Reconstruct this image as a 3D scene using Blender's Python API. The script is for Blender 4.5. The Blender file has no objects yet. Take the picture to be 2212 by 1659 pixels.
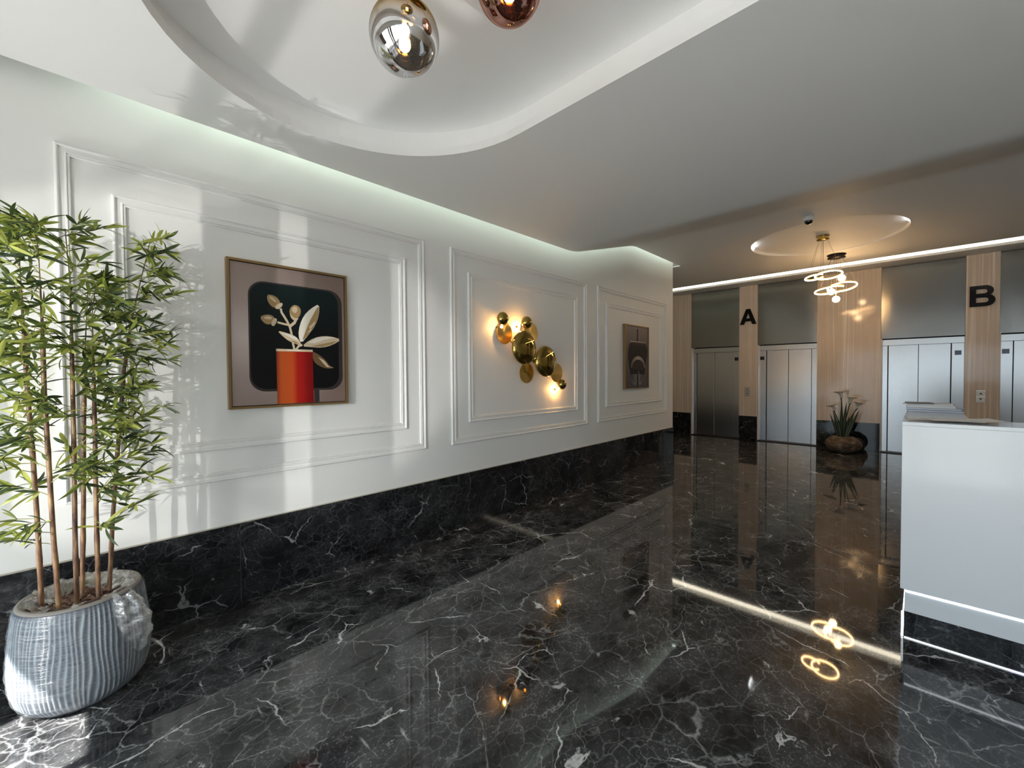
import bpy, bmesh, math, random
from mathutils import Vector, Matrix
random.seed(7)
S = bpy.context.scene
COL = S.collection
PI = math.pi

# ------------------------------------------------------------------ camera
cam_d = bpy.data.cameras.new('camera')
cam = bpy.data.objects.new('camera', cam_d)
COL.objects.link(cam)
S.camera = cam
cam_d.sensor_width = 36.0
cam_d.lens = 908.6 / 2212 * 36.0
cam_d.clip_start = 0.05
yaw, pitch, roll = math.radians(-44.2577), math.radians(-1.2507), math.radians(-0.3967)
fw = Vector((math.sin(yaw) * math.cos(pitch), math.cos(yaw) * math.cos(pitch), math.sin(pitch)))
rt = Vector((math.cos(yaw), -math.sin(yaw), 0))
up = rt.cross(fw)
r2 = math.cos(roll) * rt + math.sin(roll) * up
u2 = -math.sin(roll) * rt + math.cos(roll) * up
mw = Matrix.Identity(4)
for i in range(3):
    mw[i][0], mw[i][1], mw[i][2] = r2[i], u2[i], -fw[i]
mw[2][3] = 1.58
cam.matrix_world = mw

# ------------------------------------------------------------------ world, sun, daylight
FY = -1.8                      # glazed street front behind the viewer
world = bpy.data.worlds.new('sky')
S.world = world
world.use_nodes = True
bg = world.node_tree.nodes['Background']
bg.inputs[0].default_value = (0.76, 0.90, 1.0, 1)
bg.inputs[1].default_value = 2.5


def light(name, kind, loc, direction, energy, color=(1, 1, 1)):
    d = bpy.data.lights.new(name, kind)
    o = bpy.data.objects.new(name, d)
    COL.objects.link(o)
    o.location = loc
    o.rotation_euler = Vector(direction).to_track_quat('-Z', 'Y').to_euler()
    d.energy = energy
    d.color = color
    return o


sun = light('sun', 'SUN', (2, -8, 9), (-0.25 * 0.62, 0.97 * 0.62, -0.79), 31.0, (1, 0.96, 0.9))
sun.data.angle = math.radians(0.6)
# added spot standing in for sun reflected upward off the polished floor
glint = light('floor_glint_stand_in', 'SPOT', (-2.15, -4.2, -2.2), (0.35, 5.4, 5.5), 640, (1, 0.98, 0.95))
glint.data.spot_size = math.radians(62)
glint.data.spot_blend = 0.35
glint.data.shadow_soft_size = 0.03
# added spot outside, standing in for low reflected sun on the wall
across = light('wall_glint_stand_in', 'SPOT', (2.76, -6.9, 1.25), (-6.178, 7.55, 0.40), 1700, (1, 0.98, 0.95))
across.data.spot_size = math.radians(14.5)
across.data.spot_blend = 0.3
across.data.shadow_soft_size = 0.02
soft = light('wall_fill_spot', 'SPOT', (1.2, -7.4, 2.3), (-4.618, 8.35, -1.40), 3400, (1, 0.985, 0.95))  # added broad fill spot that brightens the lower wall
soft.data.spot_size = math.radians(17)
soft.data.spot_blend = 1.0
soft.data.shadow_soft_size = 0.9
# daylight portal in the street front
portal = light('daylight_portal', 'AREA', (0.8, FY - 0.12, 1.2), (0, 1, 0), 1.0)
portal.data.shape = 'RECTANGLE'
portal.data.size = 8.6
portal.data.size_y = 2.6
portal.data.cycles.is_portal = True

S.view_settings.view_transform = 'Standard'
S.view_settings.look = 'None'
S.view_settings.gamma = 1.0
S.view_settings.use_curve_mapping = False
S.view_settings.exposure = 0.0


# ------------------------------------------------------------------ materials
class NT:
    def __init__(self, name):
        self.m = bpy.data.materials.new(name)
        self.m.use_nodes = True
        self.t = self.m.node_tree
        self.b = self.t.nodes['Principled BSDF']
        self.out = self.t.nodes['Material Output']

    def n(self, kind, **kw):
        nd = self.t.nodes.new(kind)
        for k, v in kw.items():
            if k.startswith('_'):
                nd.inputs[k[1:].replace('_', ' ')].default_value = v
            else:
                setattr(nd, k, v)
        return nd

    def l(self, a, b):
        self.t.links.new(a, b)

    def math(self, op, a, b=None, clamp=False):
        nd = self.n('ShaderNodeMath', operation=op, use_clamp=clamp)
        for i, v in enumerate((a, b)):
            if v is None:
                continue
            if isinstance(v, (int, float)):
                nd.inputs[i].default_value = v
            else:
                self.l(v, nd.inputs[i])
        return nd.outputs[0]

    def ramp(self, fac, stops):
        nd = self.n('ShaderNodeValToRGB')
        cr = nd.color_ramp
        while len(cr.elements) < len(stops):
            cr.elements.new(0.5)
        for e, (p, c) in zip(cr.elements, stops):
            e.position = p
            e.color = c if len(c) == 4 else (*c, 1)
        self.l(fac, nd.inputs[0])
        return nd.outputs[0]

    def rng(self, v, a, b, c=0.0, d=1.0):
        nd = self.n('ShaderNodeMapRange')
        nd.clamp = True
        self.l(v, nd.inputs[0])
        for i, x in enumerate((a, b, c, d)):
            nd.inputs[i + 1].default_value = x
        return nd.outputs[0]

    def pos(self, scale=(1, 1, 1), obj=False, rot=(0, 0, 0)):
        if obj:
            o = self.n('ShaderNodeTexCoord').outputs['Object']
        else:
            o = self.n('ShaderNodeNewGeometry').outputs['Position']
        mp = self.n('ShaderNodeMapping')
        mp.inputs['Scale'].default_value = scale
        mp.inputs['Rotation'].default_value = rot
        self.l(o, mp.inputs[0])
        return mp.outputs[0]

    def noise(self, vec, scale, detail=3.0, rough=0.5):
        nd = self.n('ShaderNodeTexNoise')
        nd.inputs['Scale'].default_value = scale
        nd.inputs['Detail'].default_value = detail
        nd.inputs['Roughness'].default_value = rough
        self.l(vec, nd.inputs['Vector'])
        return nd

    def bump(self, h, strength=0.1, dist=0.01):
        nd = self.n('ShaderNodeBump')
        nd.inputs['Strength'].default_value = strength
        nd.inputs['Distance'].default_value = dist
        self.l(h, nd.inputs['Height'])
        self.l(nd.outputs[0], self.b.inputs['Normal'])


def P(name, col, rough=0.5, metal=0.0, spec=0.5, emit=None, es=0.0, coat=0.0):
    t = NT(name)
    t.b.inputs['Base Color'].default_value = (*col, 1)
    t.b.inputs['Roughness'].default_value = rough
    t.b.inputs['Metallic'].default_value = metal
    t.b.inputs['Specular IOR Level'].default_value = spec
    t.b.inputs['Coat Weight'].default_value = coat
    if emit:
        t.b.inputs['Emission Color'].default_value = (*emit, 1)
        t.b.inputs['Emission Strength'].default_value = es
    return t.m


def painted(name, col, rough, amp=0.05, spec=0.35):
    t = NT(name)
    t.b.inputs['Base Color'].default_value = (*col, 1)
    t.b.inputs['Roughness'].default_value = rough
    t.b.inputs['Specular IOR Level'].default_value = spec
    n = t.noise(t.pos(), 140, 3)
    t.bump(n.outputs[0], amp, 0.002)
    return t.m


def marble(name, scale=1.0, vein=1.0, rough=0.035, spec=0.5, cloudy=0.17, specky=0.30):
    t = NT(name)
    p = t.pos((scale, scale * 0.8, scale), rot=(0, 0, 0.5))
    w1 = t.noise(p, 1.1, 3)
    w2 = t.noise(p, 6.0, 3)
    w3 = t.noise(p, 26.0, 2)

    def warp(src, nz, amt):
        s = t.n('ShaderNodeVectorMath', operation='SUBTRACT')
        t.l(nz.outputs['Color'], s.inputs[0])
        s.inputs[1].default_value = (0.5, 0.5, 0.5)
        m = t.n('ShaderNodeVectorMath', operation='SCALE')
        t.l(s.outputs[0], m.inputs[0])
        m.inputs['Scale'].default_value = amt
        a = t.n('ShaderNodeVectorMath', operation='ADD')
        t.l(src, a.inputs[0])
        t.l(m.outputs[0], a.inputs[1])
        return a.outputs[0]

    pa = warp(warp(warp(p, w1, 0.40), w2, 0.075), w3, 0.030)

    def edges(vec, sc):
        v = t.n('ShaderNodeTexVoronoi', feature='DISTANCE_TO_EDGE')
        v.inputs['Scale'].default_value = sc
        t.l(vec, v.inputs['Vector'])
        return v.outputs['Distance']

    e1 = edges(pa, 2.3)
    e2 = edges(pa, 5.5)
    e3 = edges(pa, 14.0)
    # bold veins: width follows a noise, drawn only here and there
    wn = t.noise(p, 3.6, 3)
    wid = t.rng(wn.outputs[0], 0.50, 0.78, 0.0, 0.024)
    bold = t.math('SUBTRACT', 1.0, t.math('DIVIDE', e1, t.math('ADD', wid, 0.0008)), True)
    bold = t.math('MULTIPLY', t.math('POWER', bold, 0.6), t.rng(wn.outputs[0], 0.50, 0.57))
    m2 = t.noise(p, 1.7, 4)
    med = t.math('SUBTRACT', 1.0, t.math('DIVIDE', e2, t.math('ADD', t.rng(m2.outputs[0], 0.45, 0.75, 0.0, 0.035), 0.014)), True)
    med = t.math('MULTIPLY', med, t.rng(t.noise(p, 3.3, 3).outputs[0], 0.38, 0.64, 0.08, 0.95))
    fine = t.math('SUBTRACT', 1.0, t.math('DIVIDE', e3, 0.055), True)
    fine = t.math('MULTIPLY', fine, t.rng(t.noise(p, 2.2, 4).outputs[0], 0.38, 0.66, 0.03, 0.45))
    # small white crystals
    fl = t.noise(pa, 9.0, 5, 0.62)
    blob = t.rng(fl.outputs[0], 0.68, 0.73)
    # short streaks
    ps = t.pos((scale * 3.0, scale * 22.0, scale * 12), rot=(0, 0, 0.9))
    st = t.rng(t.noise(ps, 1.0, 4, 0.6).outputs[0], 0.665, 0.735, 0.0, 0.8)
    cl = t.noise(p, 5.0, 9, 0.68)
    cloud = t.rng(cl.outputs[0], 0.36, 0.74, 0.0, cloudy)
    sp = t.noise(p, 85.0, 2)
    speck = t.math('MULTIPLY', t.rng(sp.outputs[0], 0.58, 0.72, 0.0, specky), t.rng(cl.outputs[0], 0.42, 0.62))
    v = t.math('ADD', t.math('MULTIPLY', bold, 0.75 * vein), t.math('MULTIPLY', med, 0.36 * vein))
    v = t.math('ADD', v, t.math('MULTIPLY', fine, 0.40 * vein))
    v = t.math('ADD', v, t.math('MULTIPLY', blob, 0.55 * vein))
    v = t.math('ADD', v, t.math('MULTIPLY', st, 0.45 * vein))
    v = t.math('ADD', v, t.math('ADD', cloud, speck))
    col = t.ramp(t.math('MINIMUM', v, 1.0), [(0, (0.0055, 0.0055, 0.0062)), (0.12, (0.062, 0.064, 0.068)), (0.5, (0.36, 0.37, 0.37)), (1, (0.82, 0.83, 0.82))])
    t.l(col, t.b.inputs['Base Color'])
    t.b.inputs['Roughness'].default_value = rough
    t.b.inputs['Specular IOR Level'].default_value = spec
    return t.m


def beige_stone():
    t = NT('beige_striped_stone')
    a = t.noise(t.pos((26, 1, 0.25)), 1.0, 2)
    b = t.noise(t.pos((70, 1, 0.8)), 1.0, 2)
    c = t.noise(t.pos((3, 1, 3)), 2.0, 4)
    s = t.math('MULTIPLY', t.rng(a.outputs[0], 0.52, 0.68), 0.6)
    s = t.math('ADD', s, t.math('MULTIPLY', t.rng(b.outputs[0], 0.5, 0.72), 0.35))
    s = t.math('ADD', s, t.math('MULTIPLY', c.outputs[0], 0.2))
    t.l(t.ramp(s, [(0, (0.64, 0.52, 0.415)), (0.45, (0.75, 0.63, 0.52)), (0.9, (0.95, 0.90, 0.83))]), t.b.inputs['Base Color'])
    t.b.inputs['Roughness'].default_value = 0.10
    return t.m


def brushed(name, col, rough, scale=(220, 1, 2), amt=0.03):
    t = NT(name)
    t.b.inputs['Metallic'].default_value = 1.0
    t.b.inputs['Base Color'].default_value = (*col, 1)
    t.b.inputs['Roughness'].default_value = rough
    n = t.noise(t.pos(scale), 1.0, 3)
    t.bump(n.outputs[0], amt, 0.003)
    return t.m


M = {}
M['wall'] = painted('white_wall_paint', (0.80, 0.80, 0.775), 0.42, 0.06)
M['ceil'] = painted('white_ceiling_paint', (0.80, 0.80, 0.79), 0.6, 0.04, 0.25)
M['trim'] = painted('white_trim_paint', (0.80, 0.80, 0.78), 0.38, 0.02)
M['marble'] = marble('black_marble_floor', 1.0, 1.0)
M['marble_wall'] = marble('black_marble_skirting', 1.25, 0.5, 0.05, 0.5, 0.045, 0.14)
M['beige'] = beige_stone()
M['steel'] = brushed('brushed_steel', (0.54, 0.54, 0.54), 0.25)
M['steel_panel'] = brushed('steel_sheet', (0.27, 0.265, 0.25), 0.24, (2, 1, 200), 0.015)
M['dark'] = P('dark_gap', (0.012, 0.012, 0.012), 0.5)
M['sill'] = P('dark_sill', (0.03, 0.022, 0.02), 0.3, 0.6)
M['black_gloss'] = P('black_gloss', (0.004, 0.004, 0.006), 0.04, 0, 0.6, coat=0.5)
M['black_satin'] = P('black_satin', (0.003, 0.003, 0.003), 0.35, 0, 0.15)
M['screen'] = P('display_black', (0.006, 0.004, 0.02), 0.1)
M['desk'] = P('white_gloss_lacquer', (0.80, 0.82, 0.84), 0.10, 0, 0.5)
M['led'] = P('led_white', (1, 1, 1), 0.5, emit=(0.84, 1.0, 0.86), es=9.0)
M['recess_fill'] = P('recess_fill_white', (1, 1, 1), 0.5, emit=(0.97, 1.0, 0.96), es=1.1)  # glow of the added fill strip in the big recess
M['led_back'] = P('led_warm_white', (1, 1, 1), 0.5, emit=(1.0, 0.90, 0.70), es=8.0)
M['led_desk'] = P('led_cool_white', (1, 1, 1), 0.5, emit=(0.90, 0.97, 1.0), es=2.6)
M['led_blue'] = P('led_violet_white', (1, 1, 1), 0.5, emit=(0.72, 0.74, 1.0), es=4.0)
M['spot_led'] = P('led_spot', (1, 1, 1), 0.5, emit=(0.95, 0.98, 1.0), es=12.0)
M['warm'] = P('warm_glow', (1, 0.9, 0.7), 0.5, emit=(1.0, 0.60, 0.27), es=38.0)
M['warm_globe'] = P('warm_glow_globe', (1, 0.9, 0.7), 0.5, emit=(1.0, 0.66, 0.34), es=38.0)
M['bulb'] = P('warm_bulb', (1, 0.9, 0.7), 0.5, emit=(1.0, 0.50, 0.15), es=460.0)
M['brass'] = P('brass', (0.62, 0.43, 0.13), 0.22, 1.0)
M['gold_mirror'] = P('gold_mirror', (0.47, 0.33, 0.09), 0.035, 1.0)
M['black_metal'] = P('black_metal', (0.02, 0.015, 0.015), 0.35, 0.3)
M['wire'] = P('wire_grey', (0.25, 0.2, 0.16), 0.4, 0.8)
M['outdoor'] = P('street_paving', (0.32, 0.333, 0.333), 0.8)
M['mullion'] = P('dark_mullion', (0.03, 0.03, 0.035), 0.4)
M['concrete'] = painted('rear_wall_paint', (0.72, 0.72, 0.70), 0.6)

# disc brass with a turned (radial) sheen
_t = NT('turned_brass')
_t.b.inputs['Base Color'].default_value = (0.82, 0.58, 0.19, 1)
_t.b.inputs['Metallic'].default_value = 1
_t.b.inputs['Roughness'].default_value = 0.30
_t.b.inputs['Anisotropic'].default_value = 0.85
_tan = _t.n('ShaderNodeTangent', direction_type='RADIAL', axis='X')
_t.l(_tan.outputs[0], _t.b.inputs['Tangent'])
M['turned_brass'] = _t.m


def globe_glass(name, top, bottom, z0, z1, clear=0.22):
    """coated glass: mirror coating fading from one tint to another"""
    t = NT(name)
    sep = t.n('ShaderNodeSeparateXYZ')
    t.l(t.pos(), sep.inputs[0])
    f = t.rng(sep.outputs[2], z0, z1)
    col = t.ramp(f, [(0, bottom), (1, top)])
    g = t.n('ShaderNodeBsdfGlossy')
    g.inputs['Roughness'].default_value = 0.015
    t.l(col, g.inputs['Color'])
    tr = t.n('ShaderNodeBsdfTransparent')
    t.l(col, tr.inputs['Color'])
    mx = t.n('ShaderNodeMixShader')
    mx.inputs[0].default_value = clear
    t.l(g.outputs[0], mx.inputs[1])
    t.l(tr.outputs[0], mx.inputs[2])
    t.l(mx.outputs[0], t.out.inputs['Surface'])
    return t.m


# ------------------------------------------------------------------ mesh helpers
class MB:
    def __init__(self):
        self.v, self.f, self.mi, self.sm = [], [], [], []

    def add(self, vs, fs, mi=0, smooth=False):
        o = len(self.v)
        self.v += [tuple(p) for p in vs]
        for f in fs:
            self.f.append([i + o for i in f])
            self.mi.append(mi)
            self.sm.append(smooth)
        return self

    def box(self, x0, x1, y0, y1, z0, z1, mi=0):
        v = [(x, y, z) for z in (z0, z1) for y in (y0, y1) for x in (x0, x1)]
        return self.add(v, [(0, 2, 3, 1), (4, 5, 7, 6), (0, 1, 5, 4), (2, 6, 7, 3), (0, 4, 6, 2), (1, 3, 7, 5)], mi)

    def lathe(self, prof, c=(0, 0, 0), seg=32, mi=0, smooth=True, rfun=None, axis='Z', caps=True):
        vs, fs = [], []
        n = len(prof)
        for j in range(seg):
            a = 2 * PI * j / seg
            for (r, z) in prof:
                rr = r * (rfun(a, z) if rfun else 1)
                p = (rr * math.cos(a), rr * math.sin(a), z)
                if axis == 'X':
                    p = (p[2], p[0], p[1])
                elif axis == 'Y':
                    p = (p[0], p[2], p[1])
                vs.append((c[0] + p[0], c[1] + p[1], c[2] + p[2]))
        for j in range(seg):
            k = (j + 1) % seg
            for i in range(n - 1):
                fs.append((j * n + i, k * n + i, k * n + i + 1, j * n + i + 1))
        if caps:
            for i in (0, n - 1):
                if prof[i][0] > 1e-5:
                    fs.append([j * n + i for j in range(seg)])
        return self.add(vs, fs, mi, smooth)

    def ball(self, c, r, ru=20, rv=12, sx=1, sy=1, sz=1, mi=0):
        prof = [(max(1e-6, r * math.sin(PI * i / rv)), -r * math.cos(PI * i / rv)) for i in range(rv + 1)]
        o = len(self.v)
        self.lathe(prof, (0, 0, 0), ru, mi, True, caps=False)
        for i in range(o, len(self.v)):
            p = self.v[i]
            self.v[i] = (c[0] + p[0] * sx, c[1] + p[1] * sy, c[2] + p[2] * sz)
        return self

    def tube(self, path, r, seg=8, mi=0, closed=False, cap=True):
        path = [Vector(p) for p in path]
        n = len(path)
        rs = r if isinstance(r, (list, tuple)) else [r] * n
        vs, fs = [], []
        prev = None
        for i, p in enumerate(path):
            if closed:
                d = path[(i + 1) % n] - path[i - 1]
            else:
                d = path[min(i + 1, n - 1)] - path[max(i - 1, 0)]
            d.normalize()
            if prev is None:
                a = d.cross(Vector((0, 0, 1)))
                if a.length < 0.05:
                    a = d.cross(Vector((1, 0, 0)))
            else:
                a = prev - d * prev.dot(d)
            a.normalize()
            prev = a
            b = d.cross(a)
            for k in range(seg):
                t = 2 * PI * k / seg
                vs.append(p + (a * math.cos(t) + b * math.sin(t)) * rs[i])
        m = n if closed else n - 1
        for i in range(m):
            i2 = (i + 1) % n
            for k in range(seg):
                k2 = (k + 1) % seg
                fs.append((i * seg + k, i2 * seg + k, i2 * seg + k2, i * seg + k2))
        if cap and not closed:
            fs.append(list(range(seg))[::-1])
            fs.append([(n - 1) * seg + k for k in range(seg)])
        return self.add(vs, fs, mi, True)

    def build(self, name, mats, parent=None, bevel=0.0, fix=True):
        me = bpy.data.meshes.new(name)
        me.from_pydata(self.v, [], self.f)
        if not isinstance(mats, (list, tuple)):
            mats = [mats]
        for m in mats:
            me.materials.append(M[m] if isinstance(m, str) else m)
        me.polygons.foreach_set('material_index', self.mi)
        me.polygons.foreach_set('use_smooth', self.sm)
        if fix:
            bm = bmesh.new()
            bm.from_mesh(me)
            bmesh.ops.recalc_face_normals(bm, faces=bm.faces)
            bm.to_mesh(me)
            bm.free()
        me.update()
        o = bpy.data.objects.new(name, me)
        COL.objects.link(o)
        if parent:
            o.parent = parent
        if bevel:
            b = o.modifiers.new('bevel', 'BEVEL')
            b.width = bevel
            b.segments = 2
            b.limit_method = 'ANGLE'
        return o


def empty(name, loc=(0, 0, 0), rz=0.0):
    o = bpy.data.objects.new(name, None)
    COL.objects.link(o)
    o.location = loc
    o.rotation_euler = (0, 0, rz)
    o.empty_display_size = 0.1
    return o


def tag(o, label, cat, group=None):
    o['label'] = label
    o['category'] = cat
    if group:
        o['group'] = group
    return o


def struct(o, label=None):
    o['kind'] = 'structure'
    if label:
        o['label'] = label
    return o


def poly_fill(outer, holes, z, name, mat):
    """flat sheet with holes -> bmesh verts/faces"""
    bm = bmesh.new()
    edges = []
    for loop in [outer] + holes:
        vs = [bm.verts.new((x, y, z)) for x, y in loop]
        for i in range(len(vs)):
            edges.append(bm.edges.new((vs[i], vs[(i + 1) % len(vs)])))
    bmesh.ops.triangle_fill(bm, use_beauty=True, use_dissolve=False, edges=edges)
    bm.verts.index_update()
    V = [tuple(v.co) for v in bm.verts]
    F = [[v.index for v in f.verts] for f in bm.faces]
    bm.free()
    return V, F


def strip(mb, loop, z0, z1, closed=True, mi=0, smooth=False):
    n = len(loop)
    vs = [(x, y, z0) for x, y in loop] + [(x, y, z1) for x, y in loop]
    m = n if closed else n - 1
    mb.add(vs, [(i, (i + 1) % n, n + (i + 1) % n, n + i) for i in range(m)], mi, smooth)


# ------------------------------------------------------------------ the setting
XW, YC, YB = -3.418, 7.92, 11.0      # left wall face, its far corner, lift wall face
XR, XL = 5.0, -6.5
Z1, Z2 = 3.198, 3.63                 # lower and upper ceiling
XE = -3.318                          # ceiling edge beside the left wall
FOLD1, FOLD2 = 4.60, 6.206

struct(MB().box(XL, XW, FY, YC, 0, 4.1).build('wall_left', 'wall'), 'white panelled wall with light cove along its top')
struct(MB().box(XR, XR + 0.2, FY, 11.4, 0, 4.1).build('wall_right', 'concrete'))
struct(MB().box(XL - 0.2, XL, YC, 11.4, 0, 4.1).build('wall_corridor_end', 'wall'))
struct(MB().box(XL, XR, 11.22, 11.4, 0, 4.1).build('wall_back', 'dark'))
# street front: piers, mullions, header
struct(MB().box(XW, XR, FY - 0.2, FY, 2.60, 4.1).build('wall_front', 'concrete'), 'wall over the street windows')
w1 = struct(empty('window_1', (0, FY, 0)))
MB().box(XW, -2.58, -0.08, -0.02, 1.15, 2.60).build('side_panel', 'mullion', w1)  # unseen panel added to keep daylight off the near wall
for (a, b) in [(-3.418, -3.36), (-2.02, -1.97), (-1.385, -1.184), (-1.045, -0.78), (-0.1, -0.04), (0.85, 0.91), (1.8, 1.95), (2.8, 2.86), (3.75, 3.81), (4.7, 5.0)]:  # wide posts unseen, shaped to cut light stripes on the wall
    MB().box(a, b, -0.08, -0.02, 0, 2.60).build('mullion', 'mullion', w1)
MB().box(XW, XR, -0.09, -0.01, 2.56, 2.60).build('window_head', 'mullion', w1)
MB().box(XW, XR, -0.085, -0.015, 0.47, 0.485).build('transom', 'mullion', w1)
struct(MB().box(-30, 30, -40, FY - 0.25, -2.7, -2.5).build('ground', 'outdoor'), 'street paving outside')  # level lowered so the upward spot is not blocked

# floor: polished slabs
floor = struct(empty('floor', (0, 0, 0)), 'polished black marble floor with white veins')
MB().box(XL, XR, FY - 0.2, 11.4, -0.3, -0.012).build('screed', 'dark', floor)
ys = [FY - 0.1, -0.49, 1.43, 3.35, 5.27, 7.19, 9.11, 11.25]
xs = [-6.5, -5.22, -3.30, -1.38, 0.54, 2.46, 4.38, 5.0]
for i in range(len(ys) - 1):
    for j in range(len(xs) - 1):
        g = 0.0004
        MB().box(xs[j] + g, xs[j + 1] - g, ys[i] + g, ys[i + 1] - g, -0.012, 0).build('slab', 'marble', floor)

# ceiling ----------------------------------------------------------
def stadium(cx, cy, r, x2, n=28):
    L = []
    for i in range(n + 1):
        a = PI / 2 + PI * i / n
        L.append((cx + r * math.cos(a), cy + r * math.sin(a)))
    for i in range(n + 1):
        a = -PI / 2 + PI * i / n
        L.append((x2 + r * math.cos(a), cy + r * math.sin(a)))
    return L


def circle(cx, cy, r, n=64):
    return [(cx + r * math.cos(2 * PI * i / n), cy + r * math.sin(2 * PI * i / n)) for i in range(n)]


def zlin(y):
    if y <= FOLD1:
        return Z1
    if y >= FOLD2:
        return Z2
    return Z1 + (Z2 - Z1) * (y - FOLD1) / (FOLD2 - FOLD1)


def zprof(y, w=0.16):
    return sum(zlin(y + w * (k / 10 - 1)) for k in range(21)) / 21


YA, YBF = FOLD1 - 0.2, FOLD2 + 0.2
SX, SY, SR, SX2 = -1.95, 1.095, 0.995, 0.7
CX, CY, CR, RD = -1.095, 7.96, 0.965, 0.15


def rz_(y):
    # the round recess is a tilted disc: deep on the street side, level with the ceiling on the lift side
    return Z2 + 0.004 + RD * (CY + CR - y) / (2 * CR)


mb = MB()
V, F = poly_fill([(XE, FY), (XR, FY), (XR, YA), (XE, YA)], [stadium(SX, SY, SR, SX2)], Z1, '', None)
mb.add(V, F)
pys = [YA + 0.4 * i / 12 for i in range(13)] + [FOLD2 - 0.2 + 0.4 * i / 12 for i in range(13)]
prof = [(y, zprof(y)) for y in pys]
nv = len(prof)
mb.add([(x, y, z) for x in (XE, XR) for y, z in prof], [(i, i + 1, nv + i + 1, nv + i) for i in range(nv - 1)], 0, True)
YS = 10.03                          # edge of the slot along the lift wall
V, F = poly_fill([(XE, YBF), (XR, YBF), (XR, YS), (XL, YS), (XL, 8.03), (XE, 8.03)], [circle(CX, CY, CR)], Z2, '', None)
mb.add(V, F)
# lips: thin edges of the board
strip(mb, stadium(SX, SY, SR, SX2), Z1, Z1 + 0.055, smooth=False)
cl0 = circle(CX, CY, CR)
nc = len(cl0)
mb.add([(x, y, Z2) for x, y in cl0] + [(x, y, rz_(y)) for x, y in cl0], [(i, (i + 1) % nc, nc + (i + 1) % nc, nc + i) for i in range(nc)], 0, True)
edge = [(XE, FY)] + [(XE, YA)] + [(XE, y) for y in pys] + [(XE, 8.03), (XL, 8.03)]
ez = [zprof(y) for _, y in edge]
n = len(edge)
mb.add([(x, y, z) for (x, y), z in zip(edge, ez)] + [(x, y, z + 0.02) for (x, y), z in zip(edge, ez)], [(i, i + 1, n + i + 1, n + i) for i in range(n - 1)])
mb.add([(XL, YS, Z2), (XR, YS, Z2), (XR, YS, Z2 + 0.03), (XL, YS, Z2 + 0.03)], [(0, 1, 2, 3)])
struct(mb.build('ceiling', 'ceil', fix=False), 'white dropped ceiling with rounded recess and sloped fold')

mb = MB()                            # the structural slab over the coves, seen inside the recess
up_ys = [FY, FOLD1, FOLD2, 11.3]
mb.add([(x, y, zlin(y) + 0.225) for x in (XL - 0.1, XR) for y in up_ys], [(i, i + 1, 5 + i, 4 + i) for i in range(3)])
strip(mb, stadium(SX, SY, SR + 0.10, SX2), Z1 + 0.055, Z1 + 0.225)
ri, ro = stadium(SX, SY, SR, SX2), stadium(SX, SY, SR + 0.10, SX2)
n = len(ri)
mb.add([(x, y, Z1 + 0.055) for x, y in ri + ro], [(i, (i + 1) % n, n + (i + 1) % n, n + i) for i in range(n)])
V, F = poly_fill(circle(CX, CY, CR), [], 0, '', None)
mb.add([(x, y, rz_(y)) for x, y, _ in V], F)
struct(mb.build('ceiling_upper', 'ceil', fix=False), 'upper ceiling inside the recesses')
# soffit along the lift wall
struct(MB().box(XL, XR, 10.5, 11.22, Z2, Z2 + 0.045).build('trim_7', 'ceil'), 'white soffit board above the lifts')

# light strips in the coves
mb = MB()
pth = [(XE + 0.055, 0.05, Z1 + 0.19), (XE + 0.055, FOLD1, Z1 + 0.19), (XE + 0.055, FOLD2, Z2 + 0.19), (XE + 0.055, 8.0, Z2 + 0.19)]
mb.tube(pth, 0.012, 6)
tag(mb.build('cove_light', 'led'), 'white strip light hidden in the cove over the panelled wall', 'strip light')
tag(MB().tube([(XE - 0.02, 8.09, Z2 + 0.17), (XL + 0.1, 8.09, Z2 + 0.17)], 0.012, 6).build('cove_light', 'led'), 'white strip light hidden in the cove round the wall corner', 'strip light')
tag(MB().box(XL + 0.05, XR - 0.05, 10.505, 10.52, Z2 + 0.045, Z2 + 0.14).build('slot_light', 'led_back'), 'bright white strip light in the slot above the lift doors', 'strip light')
tag(MB().tube([(x, y, Z1 + 0.07) for x, y in stadium(SX, SY, SR + 0.055, SX2)], 0.008, 6, closed=True).build('cove_light', 'recess_fill'), 'added white fill strip hidden behind the lip of the big rounded recess', 'strip light')  # unseen strip added to brighten the recess ceiling
# two short strips at the ends of the round recess
for s, nm in ((-1, 'short white strip light in the round ceiling recess, panelled wall side'), (1, 'short white strip light in the round ceiling recess, reception desk side')):
    mb = MB()
    pts = []
    for k in range(5):
        a = (PI if s < 0 else 0) + (k - 2) * 0.06 * 1 + (0.10 if s < 0 else 0.0)
        pts.append((CX + (CR - 0.012) * math.cos(a), CY + (CR - 0.012) * math.sin(a), Z2 + 0.055))
    mb.tube(pts, 0.011, 6)
    tag(mb.build('recess_light', 'spot_led'), nm, 'strip light')

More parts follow.
